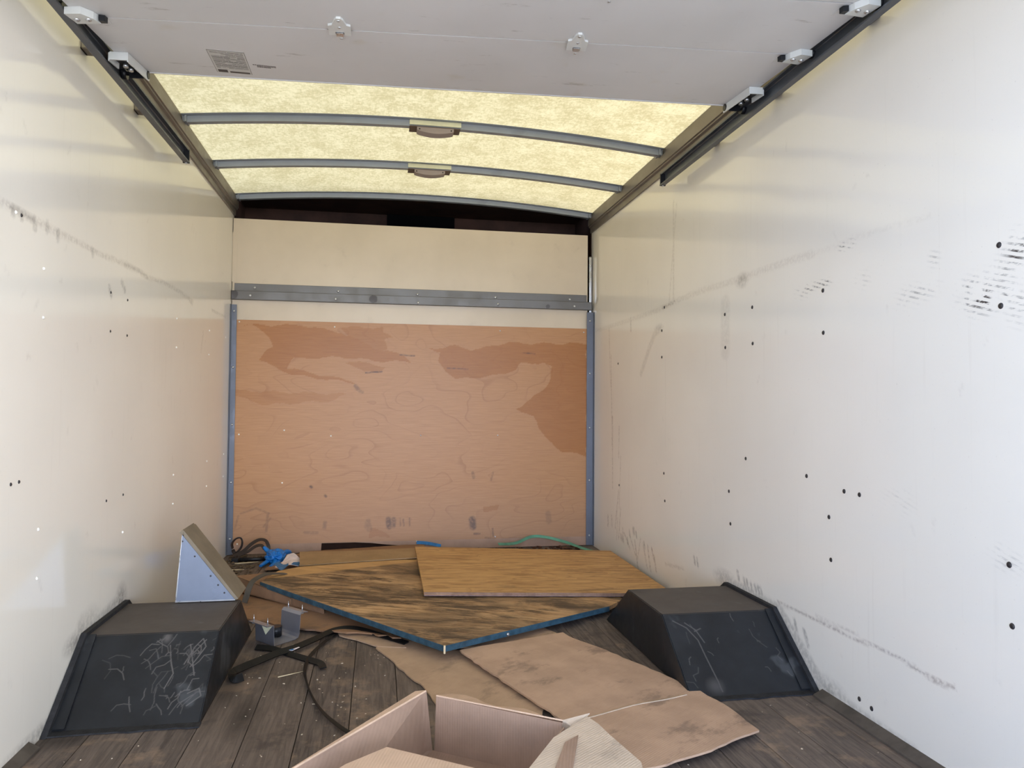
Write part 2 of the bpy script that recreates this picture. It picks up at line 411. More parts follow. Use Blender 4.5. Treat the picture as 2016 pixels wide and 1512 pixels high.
def sheet(bm, outline, zf, th, cell=.05, mi=0, mi_edge=None):
    """thin board: outline in plan (x, y), underside follows zf(x, y)"""
    vs = [bm.verts.new((x, y, 0)) for x, y in outline]; f = bm.faces.new(vs)
    bmesh.ops.triangulate(bm, faces=[f])
    for _ in range(7):
        es = [e for e in bm.edges if e.calc_length() > cell]
        if not es: break
        bmesh.ops.subdivide_edges(bm, edges=es, cuts=1); bmesh.ops.triangulate(bm, faces=[f for f in bm.faces if len(f.verts) > 3])
    top = list(bm.faces)
    for f in top:
        if f.normal.z < 0: f.normal_flip()
    for v in bm.verts: v.co.z = zf(v.co.x, v.co.y) + th
    bm.normal_update()
    for f in top: f.smooth = True; f.material_index = mi
    r = bmesh.ops.extrude_face_region(bm, geom=top)
    nv = [g for g in r['geom'] if isinstance(g, bmesh.types.BMVert)]
    # extruded copy is the top; the originals become the underside
    for f in top:
        if f.is_valid: f.normal_flip()
    nvs = set(nv)
    for v in bm.verts:
        if v not in nvs: v.co.z -= th
    for f in bm.faces:
        tops = sum(1 for v in f.verts if v in nvs)
        if 0 < tops < len(f.verts):
            f.smooth = False; f.material_index = mi if mi_edge is None else mi_edge
            for e in f.edges:
                if sum(1 for v in e.verts if v in nvs) in (0, 2): e.smooth = False
    bmesh.ops.recalc_face_normals(bm, faces=bm.faces)
def bilin(pts):
    """plane z through three (x, y, z) points"""
    a, b, c = [Vector(p) for p in pts]; n = (b - a).cross(c - a)
    return lambda x, y: a.z - (n.x * (x - a.x) + n.y * (y - a.y)) / n.z

def seg_dist(U, V, p, q):
    p = np.array(p); q = np.array(q); d = q - p; L = max(d @ d, 1e-9)
    t = np.clip(((U - p[0]) * d[0] + (V - p[1]) * d[1]) / L, 0, 1)
    return np.hypot(U - p[0] - t * d[0], V - p[1] - t * d[1])
def stroke(A, ch, U, V, pts, w, s, soft=1.0):
    for a, b in zip(pts[:-1], pts[1:]):
        d = seg_dist(U, V, a, b); A[ch] = np.maximum(A[ch], s * np.clip(1 + soft - d / w, 0, 1))
def blob(A, ch, U, V, p, ru, rv, s):
    A[ch] = np.maximum(A[ch], s * np.clip(1.25 - np.hypot((U - p[0]) / ru, (V - p[1]) / rv), 0, 1))
def inpoly(U, V, pts):
    r = np.zeros(U.shape, bool); n = len(pts)
    for i in range(n):
        (x1, y1), (x2, y2) = pts[i], pts[(i + 1) % n]
        if y1 == y2: continue
        c = ((y1 > V) != (y2 > V)) & (U < (x2 - x1) * (V - y1) / (y2 - y1) + x1); r ^= c
    return r
def grid_board(name, ax, pos, thick, us, vs, paint, mat, parent=None):
    """a board whose visible face is a fine grid carrying painted wear marks; thick is signed, away from the visible face"""
    us = np.asarray(us); vs = np.asarray(vs); U, V = np.meshgrid(us, vs, indexing='ij'); A = [np.zeros(U.shape) for _ in range(3)]
    paint(A, U, V)
    nu, nv = U.shape; off = origin_of(parent) if parent is not None else Vector((0, 0, 0))
    def P(u, v, w):
        return {'x': (w, u, v), 'y': (u, w, v), 'z': (u, v, w)}[ax]
    co = np.stack([np.full(U.shape, pos) if ax == 'x' else U, np.full(U.shape, pos) if ax == 'y' else (U if ax == 'x' else V), np.full(U.shape, pos) if ax == 'z' else V], -1)
    if ax == 'x': co = np.stack([np.full(U.shape, pos), U, V], -1)
    if ax == 'y': co = np.stack([U, np.full(U.shape, pos), V], -1)
    if ax == 'z': co = np.stack([U, V, np.full(U.shape, pos)], -1)
    co = co.reshape(-1, 3); b = pos + thick
    corners = [P(us[0], vs[0], b), P(us[-1], vs[0], b), P(us[-1], vs[-1], b), P(us[0], vs[-1], b)]
    verts = np.vstack([co, np.array(corners)]) - np.array(off)
    idx = np.arange(nu * nv).reshape(nu, nv); k = nu * nv
    q = np.stack([idx[:-1, :-1], idx[1:, :-1], idx[1:, 1:], idx[:-1, 1:]], -1).reshape(-1, 4)
    faces = q.tolist()
    faces += [[k, k + 1, k + 2, k + 3], idx[:, 0].tolist() + [k + 1, k], idx[:, -1].tolist() + [k + 2, k + 3], idx[0, :].tolist() + [k + 3, k], idx[-1, :].tolist() + [k + 2, k + 1]]
    me = bpy.data.meshes.new(name); me.from_pydata(verts.tolist(), [], faces); me.update()
    at = me.color_attributes.new('marks', 'FLOAT_COLOR', 'POINT')
    col = np.zeros((len(verts), 4), np.float32); col[:, 3] = 1
    for c in range(3): col[:nu * nv, c] = A[c].reshape(-1)
    at.data.foreach_set('color', col.reshape(-1))
    bm = bmesh.new(); bm.from_mesh(me); bmesh.ops.recalc_face_normals(bm, faces=bm.faces); bm.to_mesh(me); bm.free()
    return link(name, me, mat, parent)

# ------------------------------------------------------------------ the box body: walls, floor, roof
Y0, Y1 = -0.2, 4.86
def dense(a, b, lo, hi, s): return sorted(set([a] + list(np.arange(lo, hi, s)) + [hi, b]))
def paint_left(A, U, V):
    line = [(1.972, 1.415), (2.027, 1.415), (2.089, 1.415), (2.146, 1.414), (2.248, 1.413), (2.357, 1.415), (2.489, 1.420), (2.617, 1.417), (2.836, 1.430), (3.035, 1.433), (3.150, 1.429), (3.281, 1.440), (3.497, 1.447), (3.784, 1.436), (3.864, 1.432)]
    stroke(A, 1, U, V, line, .006, .38); stroke(A, 0, U, V, line[1:4], .005, .55)
    stroke(A, 0, U, V, [(2.863, 1.430), (3.035, 1.433), (3.131, 1.428)], .005, .30)
    for p, q in zip([(2.038, 1.412), (2.083, 1.411), (2.231, 1.421), (2.301, 1.417), (2.154, 1.418), (2.560, 1.418), (2.716, 1.324), (2.840, 1.361)], [(2.038, 1.402), (2.084, 1.403), (2.232, 1.407), (2.302, 1.397), (2.159, 1.392), (2.565, 1.406), (2.737, 1.297), (2.874, 1.336)]):
        stroke(A, 0, U, V, [p, q], .007, .45)
    stroke(A, 1, U, V, [(4.281, 1.445), (4.651, 1.449)], .005, .5); stroke(A, 1, U, V, [(3.784, 1.436), (3.845, 1.422)], .008, .5)
    stroke(A, 1, U, V, [(4.090, 1.300), (4.053, 1.204)], .008, .25)
    for p, ru, rv, s in zip([(2.514, 0.191), (2.545, 0.200), (2.607, 0.206), (2.907, 0.215), (2.839, 0.209), (2.742, 0.189), (2.288, 0.011), (2.212, 0.006), (2.141, 0.009)], (.10, .05, .10, .06, .10, .12, .10, .10, .12), (.035, .06, .06, .06, .03, .025, .03, .03, .03), (.75, .6, .45, .75, .5, .4, .7, .6, .5)):
        blob(A, 0, U, V, p, ru, rv, s)
    stroke(A, 0, U, V, [(2.918, 0.206), (2.621, 0.180), (2.548, 0.160), (2.322, -0.003), (2.156, -0.002)], .022, .5, 1.2)
    rnd = random.Random(3)
    for _ in range(70):
        y = rnd.uniform(1.9, 4.7); z = rnd.uniform(.2, 1.9); stroke(A, 1, U, V, [(y, z), (y + rnd.uniform(-.02, .02), z + rnd.uniform(-.03, .03))], .004, rnd.uniform(.05, .2))
def paint_right(A, U, V):
    line = [(4.812, 1.438), (4.454, 1.431), (4.072, 1.429), (3.823, 1.429), (3.602, 1.434), (3.520, 1.438), (3.403, 1.445), (3.223, 1.451), (3.010, 1.451), (2.866, 1.445), (2.734, 1.444), (2.575, 1.446), (2.365, 1.446), (2.242, 1.442), (2.103, 1.440), (2.026, 1.449), (1.845, 1.441), (1.709, 1.435)]
    stroke(A, 1, U, V, line[:14], .007, .22, 1.4); stroke(A, 1, U, V, line[13:], .005, .10, 1.2)
    stroke(A, 1, U, V, [(3.574, 1.435), (3.520, 1.438), (3.415, 1.447)], .005, .7)
    # scratched crack low on the wall
    crack = [(2.474, 0.229), (2.400, 0.229), (2.312, 0.236), (2.235, 0.234), (2.141, 0.235), (2.039, 0.234), (1.946, 0.239), (1.860, 0.241), (1.781, 0.235), (1.718, 0.228), (1.679, 0.229), (1.639, 0.234)]
    stroke(A, 1, U, V, crack, .0030, .75); stroke(A, 1, U, V, crack[-4:], .004, .8); stroke(A, 1, U, V, [(2.235, 0.245), (2.115, 0.245), (2.015, 0.253)], .003, .4)
    # vertical scratches at the far end
    rnd = random.Random(5)
    for a, b, s in zip([(3.429, 1.945), (3.391, 1.925), (4.054, 1.442), (4.464, 1.426), (4.421, 1.247), (4.387, 0.868), (4.259, 0.809), (4.265, 0.429), (4.227, 0.328), (4.283, 0.260), (4.473, 0.247), (4.401, 0.258), (4.063, 0.192), (3.978, 0.178), (3.849, 0.188), (3.719, 0.185), (3.683, 0.152), (4.189, 0.215), (3.779, 0.187), (3.888, 0.208), (3.530, 0.145), (4.229, 0.629), (4.161, 0.190)],
                       [(3.428, 1.456), (3.486, 1.444), (4.054, 1.363), (4.430, 1.057), (4.395, 0.686), (4.383, 0.431), (4.267, 0.626), (4.331, 0.191), (4.263, 0.142), (4.301, 0.129), (4.473, 0.184), (4.391, 0.194), (3.961, 0.097), (3.928, 0.039), (3.786, 0.070), (3.683, 0.129), (3.654, 0.080), (4.170, 0.135), (3.734, 0.062), (3.944, 0.058), (3.310, 0.167), (4.255, 0.324), (4.063, 0.120)],
                       (.35, .28, .75, .4, .5, .7, .45, .6, .5, .4, .7, .7, .5, .7, .6, .9, .8, .6, .7, .4, .35, .4, .6)):
        stroke(A, 1, U, V, [a, b], .0045, s)
    for (y, z) in [(4.072, 0.219), (4.012, 0.243), (3.962, 0.232), (4.198, 0.168), (4.107, 0.170), (3.995, 0.246), (4.225, 0.173), (3.833, 0.196), (2.773, 0.271), (2.723, 0.258), (2.699, 0.256), (2.667, 0.251), (2.635, 0.251), (2.612, 0.251), (2.593, 0.250), (2.303, 0.180), (2.294, 0.166), (2.362, 0.198), (3.190, 0.250), (3.158, 0.245)]:
        stroke(A, 0, U, V, [(y, z), (y - .012, z - .03)], .005, .6)
    blob(A, 0, U, V, [(2.884, 0.217)][0], .10, .04, .5); blob(A, 0, U, V, [(2.165, 0.020)][0], .10, .05, .65)
    stroke(A, 0, U, V, [(2.870, 0.208), (2.457, 0.198), (2.195, 0.026), (1.994, 0.007), (1.784, -0.002)], .016, .45, 1.2)
    # diagonal smear
    stroke(A, 0, U, V, [(3.594, 1.336), (3.672, 1.317), (3.746, 1.256), (3.807, 1.192), (3.885, 1.113)], .010, .20, 1.5); blob(A, 0, U, V, [(3.622, 1.336)][0], .06, .02, .4)
    stroke(A, 0, U, V, [(2.875, 1.357), (2.876, 1.251), (2.876, 1.166)], .02, .13, 1.5); blob(A, 0, U, V, [(2.730, 1.435)][0], .05, .03, .55)
    stroke(A, 0, U, V, [(4.863, 1.582), (4.720, 1.639)], .012, .45)
    # woven rub marks
    for p, ru, rv, s in zip([(2.243, 1.332), (2.180, 1.333), (2.303, 1.324), (2.056, 1.433), (1.748, 1.240), (1.787, 1.232), (1.696, 1.319), (1.980, 1.313), (1.545, 1.203), (1.515, 1.181), (1.568, 1.219), (1.478, 1.246), (1.443, 1.281), (1.429, 1.301), (1.458, 1.190), (2.077, 1.434), (1.438, 1.176), (1.500, 1.220), (1.834, 0.674), (1.468, 0.576), (1.488, 0.593)],
                            (.075, .05, .06, .05, .10, .07, .03, .06, .08, .05, .07, .05, .05, .05, .06, .03, .05, .04, .09, .07, .05), (.022, .018, .03, .02, .03, .04, .03, .04, .06, .03, .04, .05, .06, .05, .05, .02, .07, .05, .05, .03, .03),
                            (.85, .9, .5, .8, .55, .45, .45, .32, .95, 1.0, .7, .55, .75, .8, .7, .8, .6, .5, .28, .4, .4)):
        blob(A, 2, U, V, p, ru, rv, s)
    for _ in range(60):
        y = rnd.uniform(1.5, 4.6); z = rnd.uniform(.1, 1.9); stroke(A, 1, U, V, [(y, z), (y + rnd.uniform(-.02, .02), z + rnd.uniform(-.03, .03))], .0035, rnd.uniform(.04, .16))
ROOFZ = lambda x: 2.238 + .062 * (1 - ((x - W / 2) / (W / 2)) ** 2)
wl = struct(grid_board('wall_left', 'x', 0.0, -.04, dense(Y0, Y1, 1.75, 4.82, .0085), dense(-.05, 2.24, .02, 2.08, .0085), paint_left, M_wall))
wr_ = struct(grid_board('wall_right', 'x', W, .04, dense(Y0, Y1, 1.40, 4.82, .0085), dense(-.05, 2.24, .02, 2.08, .0085), paint_right, M_wall))
def fasteners(wall, pts, r, h, mat, nx, name):
    for (y, z) in pts:
        bm = bmesh.new(); x = 0.0 if nx > 0 else W
        dome(bm, (x, y, z), (nx, 0, 0), r, h); obj(name, bm, mat, wall)
fasteners(wl, [(2.216, 1.295), (2.221, 1.161), (3.574, 1.315), (3.576, 1.183), (4.230, 1.325), (4.229, 1.195), (4.662, 1.328), (2.224, 0.582), (2.223, 0.450), (2.906, 0.460), (3.569, 0.606), (3.571, 0.476), (4.230, 0.619), (4.229, 0.485), (4.667, 0.629), (4.664, 0.496), (2.051, 1.408)], 0.0048, .004, M_screw_white, 1, 'wall_rivet')
fasteners(wl, [(2.081, 1.408), (2.732, 1.307), (2.736, 1.174), (2.904, 1.305), (2.907, 1.175), (2.903, 0.596), (2.735, 0.595), (2.106, 0.723), (2.063, 0.721), (4.840, 1.937), (4.859, 1.906)], .005, .003, M_screw_dark, 1, 'wall_screw')
fasteners(wr_, [(1.489, 1.311), (1.486, 1.168), (2.185, 1.311), (2.184, 1.173), (2.880, 1.317), (2.876, 1.178), (3.580, 1.183), (3.580, 1.319), (3.546, 1.434), (2.649, 1.317), (2.646, 1.176), (3.551, 0.594), (3.538, 0.457), (2.846, 0.584), (2.833, 0.453), (2.704, 0.728), (2.080, 0.671), (2.006, 0.669), (2.284, 0.699), (2.159, 0.580), (2.150, 0.446), (1.472, 0.573), (1.466, 0.436), (2.013, 0.062), (1.957, 0.056), (4.282, 1.189), (4.256, 0.460)], .0075, .003, M_screw_dark, -1, 'wall_screw')

# floor of planks
def make_floor():
    bm = bmesh.new(); g = .0025; xs = [0.0] + [.126 + .142 * i for i in range(16)]
    xs = [x for x in xs if x < W] + [W]
    for a, b in zip(xs[:-1], xs[1:]):
        cuts = 60; y = [Y0 + (Y1 - Y0) * i / cuts for i in range(cuts + 1)]; nx = 7
        gx = [a + g / 2 + (b - a - g) * i / nx for i in range(nx + 1)]
        V = [[bm.verts.new((x, yy, 0)) for yy in y] for x in gx]
        for i in range(nx):
            for j in range(cuts): bm.faces.new((V[i][j], V[i + 1][j], V[i + 1][j + 1], V[i][j + 1]))
        for col in (V[0], V[-1]):
            lo = [bm.verts.new((v.co.x, v.co.y, -.03)) for v in (col[0], col[-1])]
            bm.faces.new([col[0]] + col[1:] + [lo[1], lo[0]])
    vs = [bm.verts.new(p) for p in ((0, Y0, -.03), (W, Y0, -.03), (W, Y1, -.03), (0, Y1, -.03))]; bm.faces.new(vs)
    o = obj('floor', bm, M_floor, None, False); me = o.data
    n = len(me.vertices); co = np.zeros(n * 3); me.vertices.foreach_get('co', co); co = co.reshape(-1, 3)
    A = [np.zeros(n)]
    for p, ru, rv, s in zip([(0.071, 2.255), (0.526, 2.334), (0.442, 2.590), (0.510, 2.722), (0.609, 2.609), (0.820, 2.777), (1.088, 2.533), (2.277, 1.944)], (.09, .045, .05, .06, .06, .06, .05, .1), (.06, .16, .2, .12, .12, .2, .15, .1), (.8, .95, .6, .6, .5, .5, .5, .3)):
        blob(A, 0, co[:, 0], co[:, 1], p, ru, rv, s)
    at = me.color_attributes.new('marks', 'FLOAT_COLOR', 'POINT'); col = np.zeros((n, 4), np.float32); col[:, 0] = A[0]; col[:, 3] = 1
    at.data.foreach_set('color', col.reshape(-1)); return struct(o)
make_floor()
for nm, x0, x1 in (('baseboard_left', 0, .028), ('baseboard_right', W - .034, W)):
    bm = bmesh.new(); s = 1 if x0 == 0 else -1; xw = x0 if s > 0 else x1; xi = x1 if s > 0 else x0
    prism(bm, [(xw, .0005), (xi, .0005), (xi, .006), (xw, .022)], 'y', Y0, 2.20); struct(obj(nm, bm, M_curb))

# translucent roof skin
bm = bmesh.new(); nx, ny = 24, 40
G = [[bm.verts.new((W * i / nx, Y0 + (4.90 - Y0) * j / ny, ROOFZ(W * i / nx))) for j in range(ny + 1)] for i in range(nx + 1)]
for i in range(nx):
    for j in range(ny): bm.faces.new((G[i][j], G[i][j + 1], G[i + 1][j + 1], G[i + 1][j])).smooth = True
struct(obj('ceiling', bm, M_roof, None, False))

# top side rails (roof to wall)
for k, s in ((1, 1), (2, -1)):
    prof = [(0, 2.113), (.010, 2.113), (.010, 2.146), (.020, 2.150), (.020, 2.158), (.026, 2.160), (.026, 2.202), (.012, 2.206), (.012, 2.24), (0, 2.24)]
    pts = [(x if s > 0 else W - x, z) for x, z in prof]
    bm = bmesh.new(); prism(bm, pts, 'y', Y0, 4.86); struct(obj('trim_%d' % k, bm, M_rail))
# rear header above the door opening
bm = bmesh.new(); box(bm, (0, Y0, 2.02), (W, Y0 + .06, 2.30), .004); struct(obj('trim_3', bm, M_rail))

# front wall: white panel with open attic above it
bm = bmesh.new(); box(bm, (.004, D, 1.40), (2.291, D + .012, 2.088)); wf = struct(obj('wall_front', bm, M_front))
bm = bmesh.new(); box(bm, (2.303, D + .002, 1.0), (2.322, D + .022, 1.945), .004); obj('post', bm, M_bright, wf)
bm = bmesh.new(); box(bm, (.001, D - .003, 1.69), (.030, D - .0005, 2.0)); obj('filler_strip', bm, M_front, wf)
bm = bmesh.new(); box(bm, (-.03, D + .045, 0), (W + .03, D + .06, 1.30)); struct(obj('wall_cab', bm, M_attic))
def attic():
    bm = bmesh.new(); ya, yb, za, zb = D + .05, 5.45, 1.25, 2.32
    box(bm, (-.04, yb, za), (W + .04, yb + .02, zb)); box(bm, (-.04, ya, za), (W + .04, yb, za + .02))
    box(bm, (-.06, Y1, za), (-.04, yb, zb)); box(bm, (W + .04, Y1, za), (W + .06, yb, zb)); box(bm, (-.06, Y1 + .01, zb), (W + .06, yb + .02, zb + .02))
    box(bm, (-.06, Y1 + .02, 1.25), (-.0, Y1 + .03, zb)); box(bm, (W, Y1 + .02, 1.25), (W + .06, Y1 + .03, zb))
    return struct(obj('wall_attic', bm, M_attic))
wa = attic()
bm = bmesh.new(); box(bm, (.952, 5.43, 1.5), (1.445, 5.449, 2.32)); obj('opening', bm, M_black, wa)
bm = bmesh.new(); box(bm, (.86, 5.42, 2.10), (.93, 5.448, 2.17), .006); obj('bracket', bm, M_attic, wa)
bm = bmesh.new(); box(bm, (1.54, 5.42, 2.08), (1.63, 5.448, 2.16), .006); obj('bracket', bm, M_attic, wa)

# ------------------------------------------------------------------ roof bows and their lamps
def bow(y, label):
    bm = bmesh.new(); n = 32; ring = []
    for i in range(n + 1):
        x = .014 + (W - .028) * i / n; z = ROOFZ(x) - .003
        prof = [(-.045, 0), (.045, 0), (.045, -.002), (.018, -.002), (.016, -.030), (-.016, -.030), (-.018, -.002), (-.045, -.002)]
        ring.append([bm.verts.new((x, y + a, z + b)) for a, b in prof])
    for i in range(n):
        for j in range(8): bm.faces.new((ring[i][j], ring[i][(j + 1) % 8], ring[i + 1][(j + 1) % 8], ring[i + 1][j]))
    bm.faces.new(ring[0]); bm.faces.new(ring[-1][::-1]); bmesh.ops.recalc_face_normals(bm, faces=bm.faces)
    t = thing('roof_bow', (W / 2, y, 2.20), label, 'roof bow', 'arched roof bows under the translucent roof')
    obj('channel', bm, M_bow, t)
    for s in (0, 1):
        bm = bmesh.new(); x = .030 if s == 0 else W - .030; z = ROOFZ(x)
        box(bm, (x - .003 if s == 0 else x - .006, y - .03, z - .034), (x + .006 if s == 0 else x + .003, y + .03, z - .004)); obj('end_cleat', bm, M_bow, t)
    return t
bow(3.555, 'arched grey roof bow nearest the roller door, carrying the larger-looking lamp')
bow(4.20, 'arched grey roof bow carrying a lamp, midway between the other two bows')
bow(4.835, 'arched grey roof bow without a lamp, over the dark attic gap')
def lamp(y, x0, x1, label):
    xm = (x0 + x1) / 2; zb = ROOFZ(xm) - .033; t = thing('ceiling_lamp', (xm, y, zb - .05), label, 'lamp', 'lamps on the roof bows')
    bm = bmesh.new(); box(bm, (x0, y - .027, zb + .004), (x1, y - .0195, zb + .027), .0015); obj('mounting_strip', bm, M_lampbase, t)
    bm = bmesh.new(); box(bm, (x0, y - .026, zb - .006), (x1 - .004, y + .05, zb - .0015), .001); obj('backing_plate', bm, M_lampdark, t)
    bm = bmesh.new(); n = 18; a = x0 + .036; b = x1 - .036
    pts = [(a, zb - .006), (b, zb - .006)] + [(b - (b - a) * i / n, zb - .020 - .014 * math.sin(PI * i / n) ** .8) for i in range(n + 1)]
    prism(bm, pts, 'y', y - .026, y + .034); obj('lens', bm, M_lens, t)
    for x in (a + .012, b - .012):
        bm = bmesh.new(); dome(bm, (x, y - .026, zb - .015), (0, -1, 0), .004, .003, 8); obj('screw', bm, M_screw_dark, t)
lamp(3.555, 1.038, 1.286, 'oblong lamp with curved lens on the bow nearest the roller door')
lamp(4.20, 1.056, 1.300, 'oblong lamp with curved lens on the bow nearer the front wall')

# ------------------------------------------------------------------ roller door rolled back under the roof
def door_z(x, y):
    yl = max(y, 1.7); L = 2.027 + .12 * (yl - 2.6) + .02 * (y - yl); Rr = 2.08 + .045 * (yl - 2.6) + .02 * (y - yl); k = (x - .136) / 2.051
    return L * (1 - k) + Rr * k
XL = lambda y: .098; XR = lambda y: 2.236
door = thing('roller_door', (W / 2, 1.5, 2.0), 'grey roller door of flat panels, rolled open under the roof', 'door')
def on_door(bm, pts, t0, t1, mi=0):
    """polygon in plan (x, y) lying under the door, from t0 to t1 below its face"""
    A = [bm.verts.new((x, y, door_z(x, y) - t0)) for x, y in pts]; B = [bm.verts.new((x, y, door_z(x, y) - t1)) for x, y in pts]
    n = len(pts); fs = [bm.faces.new(A), bm.faces.new(B[::-1])] + [bm.faces.new((A[i], B[i], B[(i + 1) % n], A[(i + 1) % n])) for i in range(n)]
    for f in fs: f.material_index = mi
    bmesh.ops.recalc_face_normals(bm, faces=fs)
seams = [.35, .48, .815, 1.15, 1.48, 1.812, 2.142, 2.602]
for a, b in zip(seams[:-1], seams[1:]):
    bm = bmesh.new(); n = 12; rows = []
    for yy in (a + .0028, b - (.0028 if b < 2.5 else 0)):
        rows.append([[bm.verts.new((XL(yy) + (XR(yy) - XL(yy)) * i / n, yy, door_z(XL(yy) + (XR(yy) - XL(yy)) * i / n, yy) + dz)) for i in range(n + 1)] for dz in (0, .022)])
    for i in range(n):
        bm.faces.new((rows[0][0][i], rows[0][0][i + 1], rows[1][0][i + 1], rows[1][0][i])); bm.faces.new((rows[0][1][i], rows[1][1][i], rows[1][1][i + 1], rows[0][1][i + 1]))
        for r in rows: bm.faces.new((r[0][i], r[1][i], r[1][i + 1], r[0][i + 1]))
    for i in (0, n): bm.faces.new((rows[0][0][i], rows[0][1][i], rows[1][1][i], rows[1][0][i]))
    bmesh.ops.recalc_face_normals(bm, faces=bm.faces); obj('door_panel', bm, M_door, door)
for a in seams[1:-1]:  # added dark backing strips above the gaps, keeping roof light out of the seams
    bm = bmesh.new(); n = 8
    for i in range(n):
        x0 = .098 + 2.138 * i / n; x1 = .098 + 2.138 * (i + 1) / n; on_door(bm, [(x0, a - .006), (x1, a - .006), (x1, a + .006), (x0, a + .006)], -.006, -.010)
    obj('seam_light_block', bm, M_dark, door)
# lip along the leading edge
bm = bmesh.new()
for i in range(12):
    x0 = .100 + 2.134 * i / 12; x1 = .100 + 2.134 * (i + 1) / 12; on_door(bm, [(x0, 2.603), (x1, 2.603), (x1, 2.609), (x0, 2.609)], -.024, .002)
obj('edge_lip', bm, M_door, door)
def hinge(x, y, skew):
    s = .031
    out = [(-s, .052), (-s, -.012), (-.020, -.018), (-.012, -.050), (-.006, -.062), (.006, -.062), (.012, -.050), (.020, -.018), (s, -.012), (s, .052), (.012, .052), (.012, .028), (-.012, .028), (-.012, .052)]
    T = lambda a, b: (x + a + skew * b, y + b)
    bm = bmesh.new(); on_door(bm, [T(a, b) for a, b in out], .0005, .007); h = obj('hinge', bm, M_hinge, door)
    bm = bmesh.new(); on_door(bm, [T(a, b) for a, b in ((-.010, .031), (.010, .031), (.010, .054), (-.010, .054))], .0005, .010); obj('knuckle', bm, M_bright, h)
    bm = bmesh.new(); on_door(bm, [T(a, b) for a, b in ((-.024, .054), (.024, .054), (.014, .088), (0, .097), (-.014, .088))], .0003, .0022); obj('lower_leaf', bm, M_door, h)
    for (a, b) in ((0, -.048), (0, -.002), (.002, .086)):
        bm = bmesh.new(); px, py = T(a, b); dome(bm, (px, py, door_z(px, py) - (.007 if b < .05 else .002)), (0, 0, -1), .0055, .003, 10); obj('rivet', bm, M_bright, h)
hinge(.787, 2.112, 0.0); hinge(1.487, 2.132, .15); hinge(.787, 1.78, 0.0); hinge(1.487, 1.785, .15)
def end_hinge(side, y):
    s = 1 if side == 'L' else -1; x0 = .100 if s > 0 else 2.234
    T = lambda a, b: (x0 + s * a, y + b)
    bm = bmesh.new(); on_door(bm, [T(a, b) for a, b in ((-.012, -.045), (.030, -.052), (.050, -.02), (.058, .012), (-.004, .022))], .0005, .020); h = obj('end_hinge', bm, M_hinge, door)
    bm = bmesh.new(); on_door(bm, [T(a, b) for a, b in ((.058, -.006), (.072, -.002), (.074, .014), (.058, .014))], .002, .018); obj('pin_end', bm, M_dark, h)
    bm = bmesh.new(); on_door(bm, [T(a, b) for a, b in ((.004, .024), (.070, .024), (.068, .060), (.05, .074), (.03, .06))], .0003, .0022); obj('lower_leaf', bm, M_door, h)
    for (a, b) in ((.036, -.014), (.006, -.010)):
        px, py = T(a, b); bm = bmesh.new(); dome(bm, (px, py, door_z(px, py) - .020), (0, 0, -1), .0085, .006, 6); obj('bolt', bm, M_bright, h)
    px, py = T(-.012, -.01); z = door_z(px, py) + .006
    bm = bmesh.new(); cyl(bm, (px + s * .02, py, z), (px - s * .030, py, z), .006); cyl(bm, (px - s * .012, py, z), (px - s * .026, py, z), .018, 18); obj('roller', bm, M_dark, h)
for y in (2.125, 1.80): end_hinge('L', y); end_hinge('R', y + .025)
def lead_bracket(side):
    s = 1 if side == 'L' else -1; x0 = .098 if s > 0 else 2.236
    T = lambda a, b: (x0 + s * a, 2.52 + b)
    bm = bmesh.new(); on_door(bm, [T(a, b) for a, b in ((-.012, -.105), (.040, -.105), (.046, .082), (-.006, .082))], .0005, .004)
    on_door(bm, [T(a, b) for a, b in ((.038, -.105), (.042, -.105), (.048, .084), (.044, .084))], .004, .030)
    on_door(bm, [T(a, b) for a, b in ((-.014, -.108), (.042, -.108), (.042, -.103), (-.014, -.103))], .004, .026)
    on_door(bm, [T(a, b) for a, b in ((-.016, -.105), (-.012, -.105), (-.008, -.03), (-.012, -.03))], .004, .030)
    h = obj('leading_bracket', bm, M_hinge, door)
    bm = bmesh.new(); on_door(bm, [T(a, b) for a, b in ((-.010, -.068), (.034, -.068), (.038, .055), (-.006, .055))], .004, .012); on_door(bm, [T(a, b) for a, b in ((-.004, .050), (.040, .050), (.040, .056), (-.004, .056))], .012, .032)
    obj('slide_plate', bm, M_dark, h)
    for b in (-.030, .008):
        px, py = T(.014 + .1 * b, b); bm = bmesh.new(); cyl(bm, (px, py, door_z(px, py) - .012), (px, py, door_z(px, py) - .024), .0085, 6); obj('bolt', bm, M_bright, h)
    px, py = T(.046, .070); z = door_z(px, py) - .014
    bm = bmesh.new(); cyl(bm, (px, py, z), (px - s * .085, py, z), .007); cyl(bm, (px + s * .004, py, z), (px - s * .006, py, z), .013, 16); cyl(bm, (px - s * .062, py, z), (px - s * .078, py, z), .019, 20)
    obj('roller', bm, M_dark, h)
lead_bracket('L'); lead_bracket('R')
